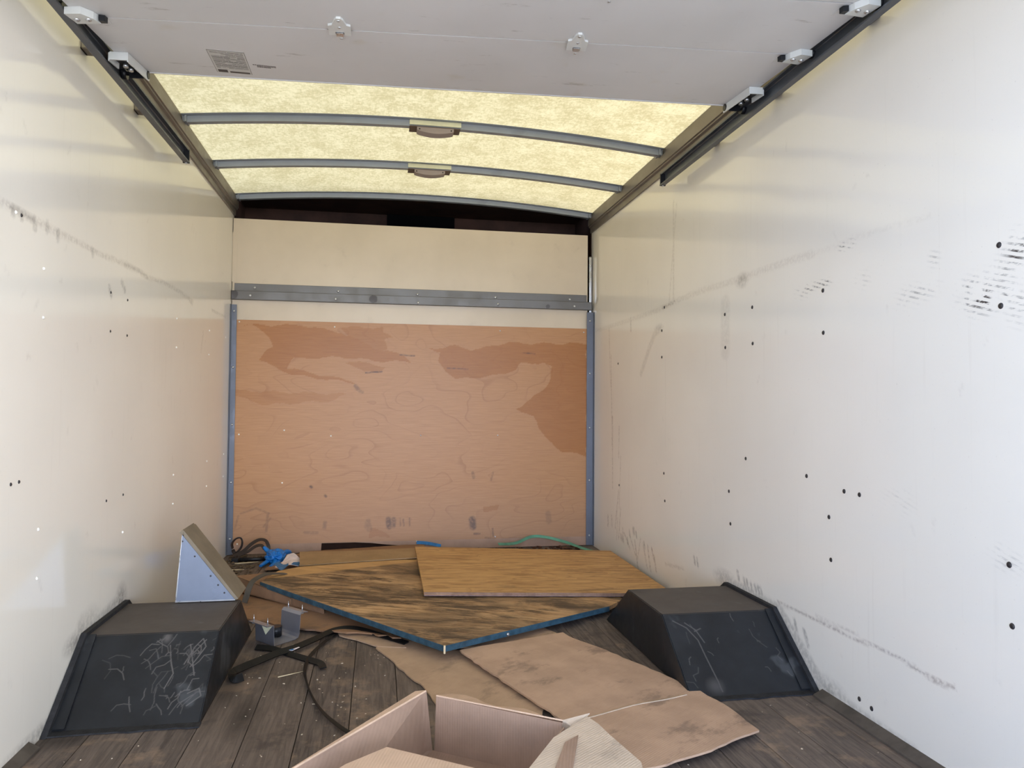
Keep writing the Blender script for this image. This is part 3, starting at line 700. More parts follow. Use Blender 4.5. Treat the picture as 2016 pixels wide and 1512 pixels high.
# data label and the stamp beside it on the last panel
lab = [(0.379, 2.346), (0.487, 2.359), (0.479, 2.566), (0.370, 2.555)]
def lq(u, v):
    a = Vector(lab[0]).lerp(Vector(lab[1]), u); b = Vector(lab[3]).lerp(Vector(lab[2]), u); p = a.lerp(b, v); return (p.x, p.y)
bm = bmesh.new(); on_door(bm, [lq(0, 0), lq(1, 0), lq(1, 1), lq(0, 1)], .0002, .0008); dl = obj('data_label', bm, M_label, door); dl['label'] = 'printed paper data label'
bm = bmesh.new()
for u0, v0, u1, v1 in ((0, 0, .012, 1), (.988, 0, 1, 1), (0, 0, 1, .02)): on_door(bm, [lq(u0, v0), lq(u1, v0), lq(u1, v1), lq(u0, v1)], .0008, .0011)
rnd = random.Random(11)
for i in range(17):
    v = .06 + i * .044; big = i in (5, 9, 13); u = .06
    while u < .93:
        w = rnd.uniform(.10, .34); u1 = min(u + w, .95)
        if not (i > 0 and rnd.random() < .08): on_door(bm, [lq(u, v), lq(u1, v), lq(u1, v + (.015 if not big else .024)), lq(u, v + (.015 if not big else .024))], .0008, .0011)
        u = u1 + .014
obj('small_print', bm, M_ink, dl)
bm = bmesh.new(); on_door(bm, [lq(.05, .86), lq(.32, .86), lq(.32, .98), lq(.05, .98)], .0008, .0012); on_door(bm, [lq(.38, .91), lq(.95, .91), lq(.95, .98), lq(.38, .98)], .0008, .0012)
obj('dark_print', bm, M_inkd, dl)
st = [(0.495, 2.461), (0.568, 2.472), (0.568, 2.496), (0.494, 2.485)]
bm = bmesh.new(); rnd = random.Random(2)
for r in range(3):
    u = .02 if r == 0 else .18
    while u < (.98 if r < 2 else .74):
        w = rnd.uniform(.02, .06); f = lambda uu, vv: tuple(Vector(st[0]).lerp(Vector(st[1]), uu).lerp(Vector(st[3]).lerp(Vector(st[2]), uu), vv))
        on_door(bm, [f(u, r * .36), f(u + w, r * .36), f(u + w, r * .36 + .25), f(u, r * .36 + .25)], .0003, .0008); u += w + .018
obj('stamped_print', bm, M_inkd, door)

# ------------------------------------------------------------------ door tracks
def track(side, label):
    s = 1 if side == 'L' else -1; xw = 0 if s > 0 else W
    zb = (lambda y: 1.975 + .016 * (y - 3.4)) if s > 0 else (lambda y: 2.006 - .006 * (y - 3.4))
    yend = 3.395; t = thing('door_track', (xw + s * .06, 1.6, zb(1.6)), label, 'door track', 'roller door tracks along the walls')
    X = lambda a: xw + s * a
    # channel opening towards the door, lips turned in
    prof = [(.086, .000), (.063, .000), (.059, .004), (.059, .055), (.063, .059), (.084, .059), (.084, .052), (.081, .052), (.081, .056), (.0645, .056), (.062, .0535), (.062, .0055), (.0645, .003), (.083, .003), (.083, .006), (.086, .006)]
    ys = [Y0 + .06 + (yend - Y0 - .06) * i / 14 for i in range(15)]
    bm = bmesh.new(); R = [[bm.verts.new((X(a), y, zb(y) + b)) for a, b in prof] for y in ys]; n = len(prof)
    for i in range(14):
        for j in range(n): bm.faces.new((R[i][j], R[i][(j + 1) % n], R[i + 1][(j + 1) % n], R[i + 1][j]))
    bm.faces.new(R[0]); bm.faces.new(R[-1][::-1]); bmesh.ops.recalc_face_normals(bm, faces=bm.faces); obj('channel', bm, M_track, t)
    bm = bmesh.new(); y = yend
    box(bm, (min(X(.059), X(.086)), y - .012, zb(y) - .002), (max(X(.059), X(.086)), y - .003, zb(y) + .057), .001); obj('end_stop', bm, M_dark, t)
    bm = bmesh.new(); dome(bm, (X(.073), y - .008, zb(y) - .002), (0, 0, -1), .006, .004, 8); obj('bolt', bm, M_bright, t)
    for y in (.5, 1.25, 1.92, 2.45, 2.95):
        bm = bmesh.new(); z = zb(y)
        box(bm, (min(X(0), X(.060)), y - .025, z + .050), (max(X(0), X(.060)), y + .025, z + .054)); box(bm, (min(X(0), X(.004)), y - .025, z + .050), (max(X(0), X(.004)), y + .025, z + .095)); obj('hanger', bm, M_rail, t)
track('L', 'dark steel door track along the wall behind the sheet-metal wedge')
track('R', 'dark steel door track along the wall with the black rub marks')

# ------------------------------------------------------------------ front wall fittings
t = thing('cross_rail', (W / 2, D - .02, 1.576), 'grey steel rail bolted across the white front wall', 'rail')
RS = [((x - W / 2, -.03, z - 1.576), r) for (x, z), r in zip([(0.012, 1.609), (0.867, 1.605), (2.011, 1.594), (0.898, 1.665)], (.035, .030, .016, .014))]
M_railspot = metal_mat('spotted_rail_steel', lin(108, 105, 101), .45, .6, [((p[0], -.004, p[2]), r) for p, r in RS], (78, 74, 72))
bm = bmesh.new(); box(bm, (-.0 + .002, D - .026, 1.577), (2.315, D - .002, 1.632), .003); obj('lower_channel', bm, M_railspot, t)
bm = bmesh.new(); box(bm, (.018, D - .010, 1.630), (2.283, D - .0005, 1.680), .002); obj('upper_flange', bm, M_railspot, t)
for (x, z) in [(0.139, 1.655), (0.647, 1.650), (1.148, 1.647), (1.659, 1.644), (2.165, 1.647)]:
    bm = bmesh.new(); dome(bm, (x, D - .010, z), (0, -1, 0), .0085, .006); obj('rivet', bm, M_bright, t)
for (x, z) in [(0.115, 1.603), (0.632, 1.597), (1.152, 1.591), (1.673, 1.598), (2.193, 1.600)]:
    bm = bmesh.new(); dome(bm, (x, D - .026, z), (0, -1, 0), .0085, .006); obj('rivet', bm, M_bright, t)
def angle(side, label, riv):
    s = 1 if side == 'L' else -1; xw = .001 if s > 0 else W - .001; X = lambda a: xw + s * a; top = 1.545 if s > 0 else 1.562
    t = thing('corner_angle', (X(.02), D - .02, 0.004), label, 'corner angle', 'steel angles in the front corners')
    bm = bmesh.new(); w = .036 if s > 0 else .048
    prism(bm, [(X(0), D - .045), (X(.003), D - .045), (X(.003), D - .030), (X(.0035), D - .0265), (X(.007), D - .024), (X(w), D - .024), (X(w), D - .0205), (X(0), D - .0205)], 'z', .004, top)
    obj('angle', bm, M_angle, t)
    for z in riv:
        bm = bmesh.new(); dome(bm, (X(w * .55), D - .024, z), (0, -1, 0), .0075, .006); obj('rivet', bm, M_bright, t)
angle('L', 'bluish steel corner angle beside the coil of dark strap', [z for x, z in [(0.011, 1.504), (0.011, 1.156), (0.015, 0.801), (0.009, 0.447), (0.009, 0.101)]])
angle('R', 'bluish steel corner angle where the green strapping ends', [z for x, z in [(2.293, 1.503), (2.291, 1.149), (2.292, 0.786), (2.294, 0.435), (2.295, 0.069)]])

# plywood lining of the front wall, broken along its foot
def paint_ply(A, U, V):
    polys = [[(1.228, 1.292), (1.376, 1.318), (1.483, 1.297), (1.587, 1.306), (1.740, 1.346), (1.919, 1.344), (2.286, 1.352), (2.290, 0.595), (2.103, 0.633), (1.995, 0.738), (1.911, 0.856), (1.791, 0.913), (1.911, 0.971), (1.969, 1.033), (2.041, 1.115), (2.051, 1.186), (1.992, 1.216), (1.847, 1.213), (1.789, 1.169), (1.660, 1.126), (1.392, 1.099), (1.321, 1.161), (1.291, 1.220), (1.310, 1.277)],
             [(0.879, 1.383), (0.911, 1.407), (1.012, 1.356), (0.902, 1.344)], [(0.034, 1.419), (0.440, 1.427), (0.657, 1.387), (0.880, 1.291), (1.048, 1.249), (1.104, 1.210), (0.946, 1.208), (0.659, 1.232), (0.388, 1.214), (0.336, 1.159), (0.771, 1.075), (0.759, 1.068), (0.371, 1.114), (0.167, 1.200), (0.260, 1.291), (0.226, 1.345), (0.121, 1.418)],
             [(0.023, 1.012), (0.706, 0.996), (0.597, 0.950), (0.212, 0.925), (0.024, 0.977)], [(2.091, 0.956), (2.284, 0.964), (2.285, 0.892), (2.102, 0.908)], [(1.596, 0.277), (1.690, 0.275), (1.690, 0.242), (1.596, 0.244)], [(0.882, 0.150), (1.004, 0.096), (0.998, 0.083), (0.860, 0.093)],
             [(0.684, 1.206), (0.760, 1.204), (0.959, 1.175), (0.905, 1.138), (0.809, 1.137)], [(0.656, 1.420), (0.943, 1.424), (0.945, 1.280), (0.671, 1.274), (0.727, 1.340)]]
    for i, p in enumerate(polys):
        wob = [(x, z) for x, z in p]; m = inpoly(U + .002 * np.sin(V * 90) + .012 * np.sin(V * 29 + U * 12), V + .0015 * np.sin(U * 110) + .007 * np.sin(U * 31 + V * 9), wob)
        A[0] = np.maximum(A[0], m * (1.0 if i in (0, 2) else .75 if i != 3 else .55))
    Vn = (V - .0) / 1.45
    A[2] = np.clip((.30 - Vn) * 1.6, 0, .42)          # paler scuffed foot of the sheet, partly its cool pinkish light painted in
    for a, b, w, s in zip([(0.980, 0.200), (1.012, 0.199), (1.054, 0.205), (1.073, 0.198), (1.112, 0.204), (1.516, 0.189), (0.586, 0.189), (0.850, 0.177), (2.022, 0.219), (1.530, 0.097), (1.651, 0.127), (0.047, 0.162), (0.081, 0.255), (0.171, 0.285), (0.241, 0.252), (0.256, 0.221), (0.825, 1.134), (1.042, 1.252), (1.344, 1.172), (1.850, 1.281), (0.762, 1.049), (0.788, 1.017), (1.517, 0.493), (1.651, 0.492), (0.463, 0.128), (0.853, 0.193), (1.604, 0.068), (1.756, 0.065), (0.583, 0.358), (0.495, 0.416)],
                      [(0.984, 0.155), (1.009, 0.160), (1.055, 0.159), (1.077, 0.159), (1.113, 0.158), (1.523, 0.143), (0.583, 0.157), (0.860, 0.144), (2.029, 0.166), (1.567, 0.096), (1.655, 0.080), (0.066, 0.237), (0.171, 0.285), (0.247, 0.252), (0.233, 0.142), (0.218, 0.171), (0.927, 1.142), (1.133, 1.247), (1.478, 1.167), (1.926, 1.276), (0.778, 1.029), (0.807, 1.010), (1.524, 0.460), (1.638, 0.442), (0.540, 0.126), (0.844, 0.158), (1.672, 0.060), (1.961, 0.070), (0.590, 0.351), (0.502, 0.410)],
                      (.012, .010, .003, .003, .003, .014, .008, .012, .012, .004, .004, .004, .004, .004, .005, .004, .003, .003, .003, .003, .008, .006, .006, .004, .006, .01, .004, .003, .005, .005),
                      (.8, .7, .5, .6, .6, .85, .45, .35, .3, .6, .6, .35, .35, .35, .4, .4, .8, .7, .6, .6, .5, .45, .4, .3, .35, .35, .5, .3, .7, .8)):
        stroke(A, 1, U, V, [a, b], w, s)
tb = thing('plywood_lining', (W / 2, D - .012, .004), 'varnished orange plywood sheet lining the front wall, broken at its foot', 'plywood sheet')
PX0, PX1 = .030, 2.284
hole = [(0.563, 0.062), (1.143, 0.018)]
hx0, hx1 = hole[0][0], hole[1][0]
face = grid_board('plywood_sheet', 'y', D - .016, .012, np.linspace(PX0, PX1, 430), np.linspace(.062, 1.452, 270), paint_ply, M_bulk, tb)
def foot(pts, name='foot_strip'):
    bm = bmesh.new(); prism(bm, pts, 'y', D - .0158, D - .004); return obj(name, bm, M_footply, tb)
M_footply = simple('scuffed_lit_ply_foot', lin(166, 134, 112), .5, 0, .3, .1, 8)  # same pale foot tone, partly light put into the colour
foot([(PX0, .004), (hx0, .004), (hx0 + .004, .062), (PX0, .062)])
hp = [(0.563, 0.065), (0.650, 0.063), (0.775, 0.063), (0.870, 0.054), (0.966, 0.042), (1.062, 0.033), (1.143, 0.021)]
foot([(hx0, .062)] + [(x, min(z, .060)) for x, z in hp] + [(hx1 + .03, .004), (PX1, .004), (PX1, .062)])
for (x, z) in [(0.052, 1.439), (0.628, 1.422), (1.691, 1.423), (2.261, 1.427), (1.159, 0.057), (1.668, 0.074), (0.063, 0.068), (0.615, 0.732), (0.323, 0.440), (1.178, 0.735), (1.680, 0.735), (0.330, 0.767), (0.061, 0.741)]:
    bm = bmesh.new(); dome(bm, (x, D - .016, z), (0, -1, 0), .005, .003, 8); obj('screw', bm, M_screw_white if x < 1.0 else M_bright, tb)

# ------------------------------------------------------------------ wheel boxes
def wheel_box(side, label):
    s = 1 if side == 'L' else -1; xw = 0.002 if s > 0 else W - .002; X = lambda a: xw + s * a
    if s > 0: prof = [(2.295, .001), (2.55, .195), (2.935, .195), (3.19, .001)]; w = .408
    else: prof = [(2.235, .001), (2.485, .200), (2.845, .200), (3.13, .001)]; w = .432
    t = thing('wheel_box', (X(w / 2), (prof[0][0] + prof[-1][0]) / 2, .001), label, 'wheel box', 'black wheel boxes')
    bm = bmesh.new(); prism(bm, prof, 'x', X(.0), X(w)); bmesh.ops.bevel(bm, geom=[e for e in bm.edges], offset=.003, segments=2, affect='EDGES')
    ff = [f for f in bm.faces if f.normal.y < -.4 and f.calc_area() > .05]
    bmesh.ops.subdivide_edges(bm, edges=list({e for f in ff for e in f.edges}), cuts=230, use_grid_fill=True)
    o = obj('casing', bm, M_box, t); me = o.data; n = len(me.vertices); co = np.zeros(n * 3); me.vertices.foreach_get('co', co); co = co.reshape(-1, 3)
    U = co[:, 0] * s + w / 2; H = math.hypot(prof[1][0] - prof[0][0], prof[1][1]); Vv = co[:, 2] / prof[1][1] * H
    A = [np.zeros(n), np.zeros(n)]; face = (co[:, 1] + t.location.y < prof[1][0] - .006); rnd = random.Random(23 if s > 0 else 31)
    for _ in range(64 if s > 0 else 14):
        cu = .28 + rnd.gauss(0, .07) if s > 0 else rnd.uniform(.05, .40); cv = rnd.uniform(.03, H - .03); a = rnd.gauss(1.3, .45); L = rnd.uniform(.012, .085); p = Vector((cu, cv)); pl = [tuple(p)]
        for k in range(3):
            p = p + Vector((math.cos(a), math.sin(a))) * L / 3; a += rnd.gauss(0, .5 if rnd.random() < .8 else 1.6); pl.append(tuple(p))
        stroke(A, 0, U, Vv, pl, .0010, rnd.uniform(.15, .55))
    if s > 0:
        for pl in ([(.325, .20), (.345, .26), (.365, .29), (.378, .26), (.36, .22), (.345, .19)], [(.33, .27), (.348, .21), (.362, .16)], [(.34, .23), (.375, .285)], [(.355, .10), (.385, .115), (.395, .09), (.36, .06)], [(.27, .27), (.285, .21), (.30, .17), (.285, .12)]): stroke(A, 0, U, Vv, pl, .0011, .6)
        blob(A, 0, U, Vv, (.255, .30), .014, .022, .5); blob(A, 1, U, Vv, (.28, .255), .05, .015, .8); blob(A, 1, U, Vv, (.31, .225), .05, .012, .8)
    else:
        for pl in ([(.40, .29), (.36, .26), (.335, .21), (.33, .15), (.32, .06), (.318, .02)], [(.36, .28), (.33, .25), (.315, .20)], [(.31, .255), (.335, .245)]): stroke(A, 0, U, Vv, pl, .0014, .42)
        blob(A, 0, U, Vv, (.335, .04), .03, .03, .3)
    at = me.color_attributes.new('marks', 'FLOAT_COLOR', 'POINT'); col = np.zeros((n, 4), np.float32); col[:, 3] = 1
    for c in (0, 1): col[:, c] = A[c] * face
    at.data.foreach_set('color', col.reshape(-1))
    # flange along the wall following the profile
    bm = bmesh.new(); k = .022; cen = [(y, z) for y, z in prof]
    outer = [(cen[0][0] - .035, .001), (cen[1][0] - .010, cen[1][1] + .012), (cen[2][0] + .010, cen[2][1] + .012), (cen[3][0] + .035, .001)]
    inner = cen
    for i in range(3):
        prism(bm, [inner[i], outer[i], outer[i + 1], inner[i + 1]], 'x', X(.0), X(.016))
    obj('wall_flange', bm, M_tar, t)
    bm = bmesh.new(); y = prof[0][0]; outl = jag([(min(X(.01), X(w + .004)), y - .030), (max(X(.01), X(w + .004)), y - .026), (max(X(.01), X(w + .004)), y + .006), (min(X(.01), X(w + .004)), y + .006)], .004, .03, 5, (.004, 0, 0, 0))
    prism(bm, outl, 'z', .0008, .005); obj('front_flange', bm, M_tar, t)
    bm = bmesh.new(); fl = [(X(.012), 0)]; a = Vector((X(.014), prof[0][0] + .004, .008)); b = Vector((X(.014), prof[1][0], prof[1][1] + .002)); r = Vector((s * .034, 0, 0))
    nrm = Vector((0, -.195, .255)).normalized(); poly3(bm, [a, a + r, b + r * .8, b], nrm, .004); obj('front_strip', bm, M_box, t)
wheel_box('L', 'black wheel box with a shiny sheet-metal wedge standing on its far end')
wheel_box('R', 'black wheel box with a clear top, beside the flattened cardboard')

# ------------------------------------------------------------------ sheet-metal wedge on the wheel box
def wedge():
    t = thing('metal_wedge', (.29, 2.99, .196), 'shiny triangular sheet-metal wedge standing on the black wheel box', 'metal wedge')
    y0, y1 = 2.912, 3.085; A = (.184, .199); B = (.393, .199); Cc = (.203, .444)
    bm = bmesh.new(); prism(bm, [A, B, Cc], 'y', y0, y0 + .004); obj('front_face', bm, M_shine, t)
    bm = bmesh.new(); prism(bm, [B, (B[0] + .010, B[1] + .004), (Cc[0] + .006, Cc[1] + .014), Cc], 'y', y0 + .004, y1); prism(bm, [(Cc[0] + .006, Cc[1] + .014), (Cc[0] + .001, Cc[1] + .019), (Cc[0] - .012, Cc[1] + .008), Cc], 'y', y0 + .002, y1 - .01); obj('sloping_cover', bm, M_dusty, t)
    bm = bmesh.new(); prism(bm, [A, (A[0] + .004, A[1]), (Cc[0] + .004, Cc[1]), Cc], 'y', y0 + .004, y1); obj('side_plate', bm, M_dark, t)
    bm = bmesh.new(); prism(bm, [A, B, (B[0], B[1] + .003), (A[0], A[1] + .003)], 'y', y0 + .004, y1); obj('base_plate', bm, M_shine, t)
    bm = bmesh.new(); prism(bm, [A, B, (B[0], B[1] + .004), (A[0] + .004, A[1] + .004), (Cc[0] + .001, Cc[1] - .006), Cc], 'y', y0 - .004, y0); obj('folded_rim', bm, M_bright, t)
    for a, b in ((.06, .93), (.10, .70), (.24, .40), (.10, .26), (.10, .14)):
        q = Vector(B).lerp(Vector(Cc), b); q.x -= .012; q.y -= .006
        bm = bmesh.new(); dome(bm, (q.x, y0, q.y), (0, -1, 0), .0035, .0015, 8); obj('screw_hole', bm, M_screw_dark, t)
M_dusty = simple('dusty_sheet_metal', lin(124, 112, 94), .7, .1, .4, .12, 10)
wedge()

# ------------------------------------------------------------------ loose boards and cardboard on the floor
PF = [(0.375, 3.646, 0.095), (1.153, 2.691, 0.062), (2.013, 3.236, 0.040)]
pz = bilin(PF)
def sheet_a():
    L, F_, R_ = [Vector((p[0], p[1])) for p in PF]
    d = (R_ - F_).normalized(); w = L - F_
    far = 1.02
    R2 = F_ + (R_ - F_) * 1.0; B1 = L + d * 1.10; 
    out = [tuple(F_), (1.925, F_.y + (1.925 - F_.x) * d.y / d.x), (2.03, 3.30), (2.03, 3.62), *[(x, y) for x, y in [(1.184, 4.185), (1.118, 4.166), (0.798, 4.064), (0.519, 3.967), (0.425, 3.876)]], tuple(L)]
    t = thing('plywood_board', (1.2, 3.4, .03), 'dirty stained plywood board with a blue painted edge, tilted on the cardboard', 'plywood board')
    bm = bmesh.new(); sheet(bm, out, lambda x, y: max(pz(x, y), .006) - .018, .018, .09); obj('face', bm, M_sheetA, t)
    # painted edge bands, split at the front corner
    bm = bmesh.new(); Lv, Fv, Rv = Vector(PF[0]), Vector(PF[1]), Vector(PF[2])
    Rv = Vector((1.925, F_.y + (1.925 - F_.x) * d.y / d.x, 0)); Rv.z = pz(Rv.x, Rv.y)
    for a, b in ((Lv, Fv), (Fv, Rv)):
        dd = (b - a); side = Vector((dd.y, -dd.x, 0)).normalized(); side = side if side.y < 0 else -side
        n = 16; 
        for i in range(n):
            p = a.lerp(b, i / n); q = a.lerp(b, (i + 1) / n); o1 = side * .003
            poly3(bm, [p - Vector((0, 0, .0205)), q - Vector((0, 0, .0205)), q + Vector((0, 0, .001)), p + Vector((0, 0, .001))], side, .003)
    obj('painted_edge', bm, M_blue, t)
    for (a, b, f) in ((Fv, Rv, .33),):
        p = a.lerp(b, f); bm = bmesh.new(); dome(bm, p + Vector((.004, -.010, -.010)), (.5, -.85, 0), .007, .005, 8); obj('staple', bm, M_bright, t)
    bm = bmesh.new(); p = Fv + Vector((-.02, .012, -.012)); box(bm, (Fv.x - .0035, Fv.y - .0075, Fv.z - .026), (Fv.x + .0035, Fv.y + .001, Fv.z + .003), .001); obj('corner_crack', bm, M_sliver, t)
sheet_a()
PB = [(1.126, 4.336, 0.112), (1.119, 3.346, 0.094), (2.034, 3.297, 0.058)]
qz = bilin([(PB[0][0], PB[0][1], .112), (PB[1][0], PB[1][1], .094), (2.20, 3.30, .052)])
def sheet_b():
    a = PB[0]; b = PB[1]
    out = [(b[0], b[1]), (2.285, 3.33), (2.29, 3.40), (2.285, 4.28), (a[0], a[1])]
    t = thing('plywood_board', (1.7, 3.8, .05), 'clean tan plywood board lying on top of the stained one, against the wall', 'plywood board')
    bm = bmesh.new(); sheet(bm, out, lambda x, y: qz(x, y) - .016, .016, .10); obj('face', bm, M_sheetB, t)
    bm = bmesh.new(); n = 16
    for lay, (z0, z1, wdt) in enumerate(((-.016, -.011, .0022), (-.0085, -.0055, .0022), (-.003, .0, .0022))):
        for i in range(n):
            x0 = b[0] + (2.285 - b[0]) * i / n; x1 = b[0] + (2.285 - b[0]) * (i + 1) / n; f = lambda x: b[1] + (3.33 - b[1]) * (x - b[0]) / (2.285 - b[0])
            poly3(bm, [(x0, f(x0), qz(x0, f(x0)) + z0), (x1, f(x1), qz(x1, f(x1)) + z0), (x1, f(x1), qz(x1, f(x1)) + z1), (x0, f(x0), qz(x0, f(x0)) + z1)], (0, -1, 0), wdt)
    obj('ply_edge', bm, M_plyedge, t)
sheet_b()

def cardboard(name, pts, zf, mat, th, label, amp=.004, seed=1, edges=None, cat='cardboard sheet', cell=.06, group=None, step=.03):
    bm = bmesh.new(); sheet(bm, jag(pts, amp, step, seed, edges), zf, th, cell)
    return tag(obj(name, bm, mat), label, cat, group)
# lower flattened sheet, left one of the pair in the middle
c2 = [(0.910, 2.881), (0.965, 2.741), (1.014, 2.589), (1.067, 2.455), (1.105, 2.257), (1.365, 2.074), (1.421, 2.244), (1.343, 2.447), (1.256, 2.701), (1.232, 2.783), (1.141, 2.887)] 
cardboard('cardboard_sheet', c2 + [(1.20, 3.05), (1.02, 3.10)], lambda x, y: .003 + .010 * max(0, (y - 2.9)) * 2, M_cardB, .005,
          'grubby cardboard sheet under the plywood corner, partly covered by the longer folded sheet', .004, 3)
# big creased sheet
c1 = [(1.213, 2.730), (1.230, 2.671), (1.286, 2.522), (1.345, 2.364), (1.409, 2.202), (1.462, 2.059), (1.481, 1.911), (1.522, 1.787)] 
c1b = [(1.606, 1.797), (1.702, 1.830), (1.786, 1.859), (1.867, 1.906), (1.976, 1.956), (1.971, 2.080), (1.955, 2.183), (1.937, 2.253), (1.867, 2.424), (1.803, 2.551), (1.734, 2.696), (1.655, 2.844), (1.644, 2.898)]
def c1z(x, y):
    return .0105 + .010 * max(0, min(1, (y - 2.2) / .5)) + .006 * math.sin(x * 5 + y * 3) * .5 + .003
c1o = c1 + c1b
big = thing('cardboard_sheet', (1.6, 2.4, .01), 'long creased cardboard sheet reaching towards the clear-topped wheel box', 'cardboard sheet')
bm = bmesh.new(); sheet(bm, jag(c1o, .004, .03, 8), c1z, .006, .06); obj('board', bm, M_cardA, big)
bm = bmesh.new(); cr = [(1.498, 2.097), (1.576, 2.127), (1.687, 2.174), (1.797, 2.203), (1.879, 2.231)]
ribbon(bm, [(x, y, c1z(x, y) + .0068) for x, y in cr], .005, .0018, (0, 0, 1)); o = obj('crease', bm, M_cardF, big); o['label'] = 'pale cracked crease'
# flap of a third sheet showing beyond, under the plywood
c3 = [(1.219, 2.785), (1.659, 2.869), (1.553, 3.050), (1.359, 3.024)]
cardboard('cardboard_sheet', [(1.203, 2.823), (1.411, 2.839), (1.645, 2.904), (1.567, 3.084), (1.441, 3.203), (1.243, 3.014)], lambda x, y: .007, M_cardB, .004, 'strip of cardboard showing between the plywood edge and the long creased sheet', .003, 21)
# small curled offcut
cardboard('cardboard_offcut', [(0.757, 3.103), (0.766, 3.055), (0.831, 2.992), (0.916, 2.892), (1.024, 2.857), (1.028, 2.981), (0.869, 3.093)], lambda x, y: .004 + .012 * max(0, (x - .80)), M_cardB, .005, 'narrow curled cardboard offcut beside the thin black band', .002, 31, None, 'cardboard')
# torn brown sheet on the left, held clear of the floor
c4 = [(0.266, 3.663), (0.302, 3.514), (0.366, 3.326), (0.428, 3.286), (0.493, 3.231), (0.570, 3.176), (0.667, 3.112), (0.760, 3.056), (0.870, 3.019), (1.007, 2.932), (0.952, 3.348), (0.670, 3.639), (0.403, 3.902), (0.253, 3.925)]
c4z = lambda x, y: .017 + .004 * math.sin(x * 9) + .006 * math.sin(y * 14 + x * 6) - .004 * max(0, min(1, (y - 3.4) / .3))
cardboard('cardboard_sheet', c4, c4z, M_cardC, .006, 'brown cardboard sheet with a torn edge, under the blue-edged plywood', .010, 41, [.004, .006] + [.014] * 7 + [.002] * 6)
# folded flat carton whose side faces the camera
def flat_carton():
    a = Vector((.238, 3.775)); b = Vector((.685, 3.315)); d = (b - a).normalized(); n = Vector((d.y, -d.x)); n = n if n.y > 0 else -n
    t = thing('flattened_carton', (.5, 3.7, .05), 'flattened brown carton under the tip of the blue-edged plywood', 'carton')
    bm = bmesh.new(); zl = .028
    def quad(p, q, z0, z1, zq0, zq1): poly3(bm, [(p.x, p.y, z0), (q.x, q.y, zq0), (q.x, q.y, zq1), (p.x, p.y, z1)], (n.x, n.y, 0), .004)
    m = a.lerp(b, .66); quad(a, m, zl, .100, zl - .003, .062); quad(m + d * .006, b, zl - .003, .061, zl - .006, .046); obj('side_panel', bm, M_cardG, t)
    bm = bmesh.new(); poly3(bm, [(a.x, a.y, .096), (m.x, m.y, .058), (m.x + n.x * .25, m.y + n.y * .25, .050), (a.x + n.x * .26, a.y + n.y * .26, .070)], (0, 0, 1), .004); obj('top_panel', bm, M_cardG, t)
    bm = bmesh.new(); poly3(bm, [(a.x, a.y, zl), (b.x, b.y, zl - .006), (b.x + n.x * .25, b.y + n.y * .25, .020), (a.x + n.x * .26, a.y + n.y * .26, .026)], (0, 0, 1), .004); obj('bottom_panel', bm, M_cardG, t)
flat_carton()
# clean tan sheet behind the plywood
c5 = [tuple(p[:2]) for p in [(0.471, 4.444, 0.080), (0.788, 4.403, 0.085), (1.122, 4.385, 0.100)]]
c5b = [tuple(p[:2]) for p in [(0.506, 4.103, 0.075), (1.111, 4.142, 0.090)]]
cardboard('cardboard_sheet', [c5b[0], (c5b[1][0] + .02, c5b[1][1]), (c5[2][0] + .02, c5[2][1]), c5[1], c5[0]], bilin([(c5b[0][0], c5b[0][1], .068), (c5b[1][0], c5b[1][1], .084), (c5[0][0], c5[0][1], .074)]), M_cardD, .005,
          'clean tan cardboard strip between the stained plywood and the front wall', .0012, 51, None, 'cardboard sheet')
cardboard('cardboard_sheet', [(.30, 4.30), (1.2, 4.30), (1.2, 4.74), (.50, 4.76), (.32, 4.6)], lambda x, y: .008 + .035 * max(0, min(1, (x - .3) / .8)), M_cardC, .005, 'dark brown cardboard flat on the floor below the broken plywood foot', .006, 61)

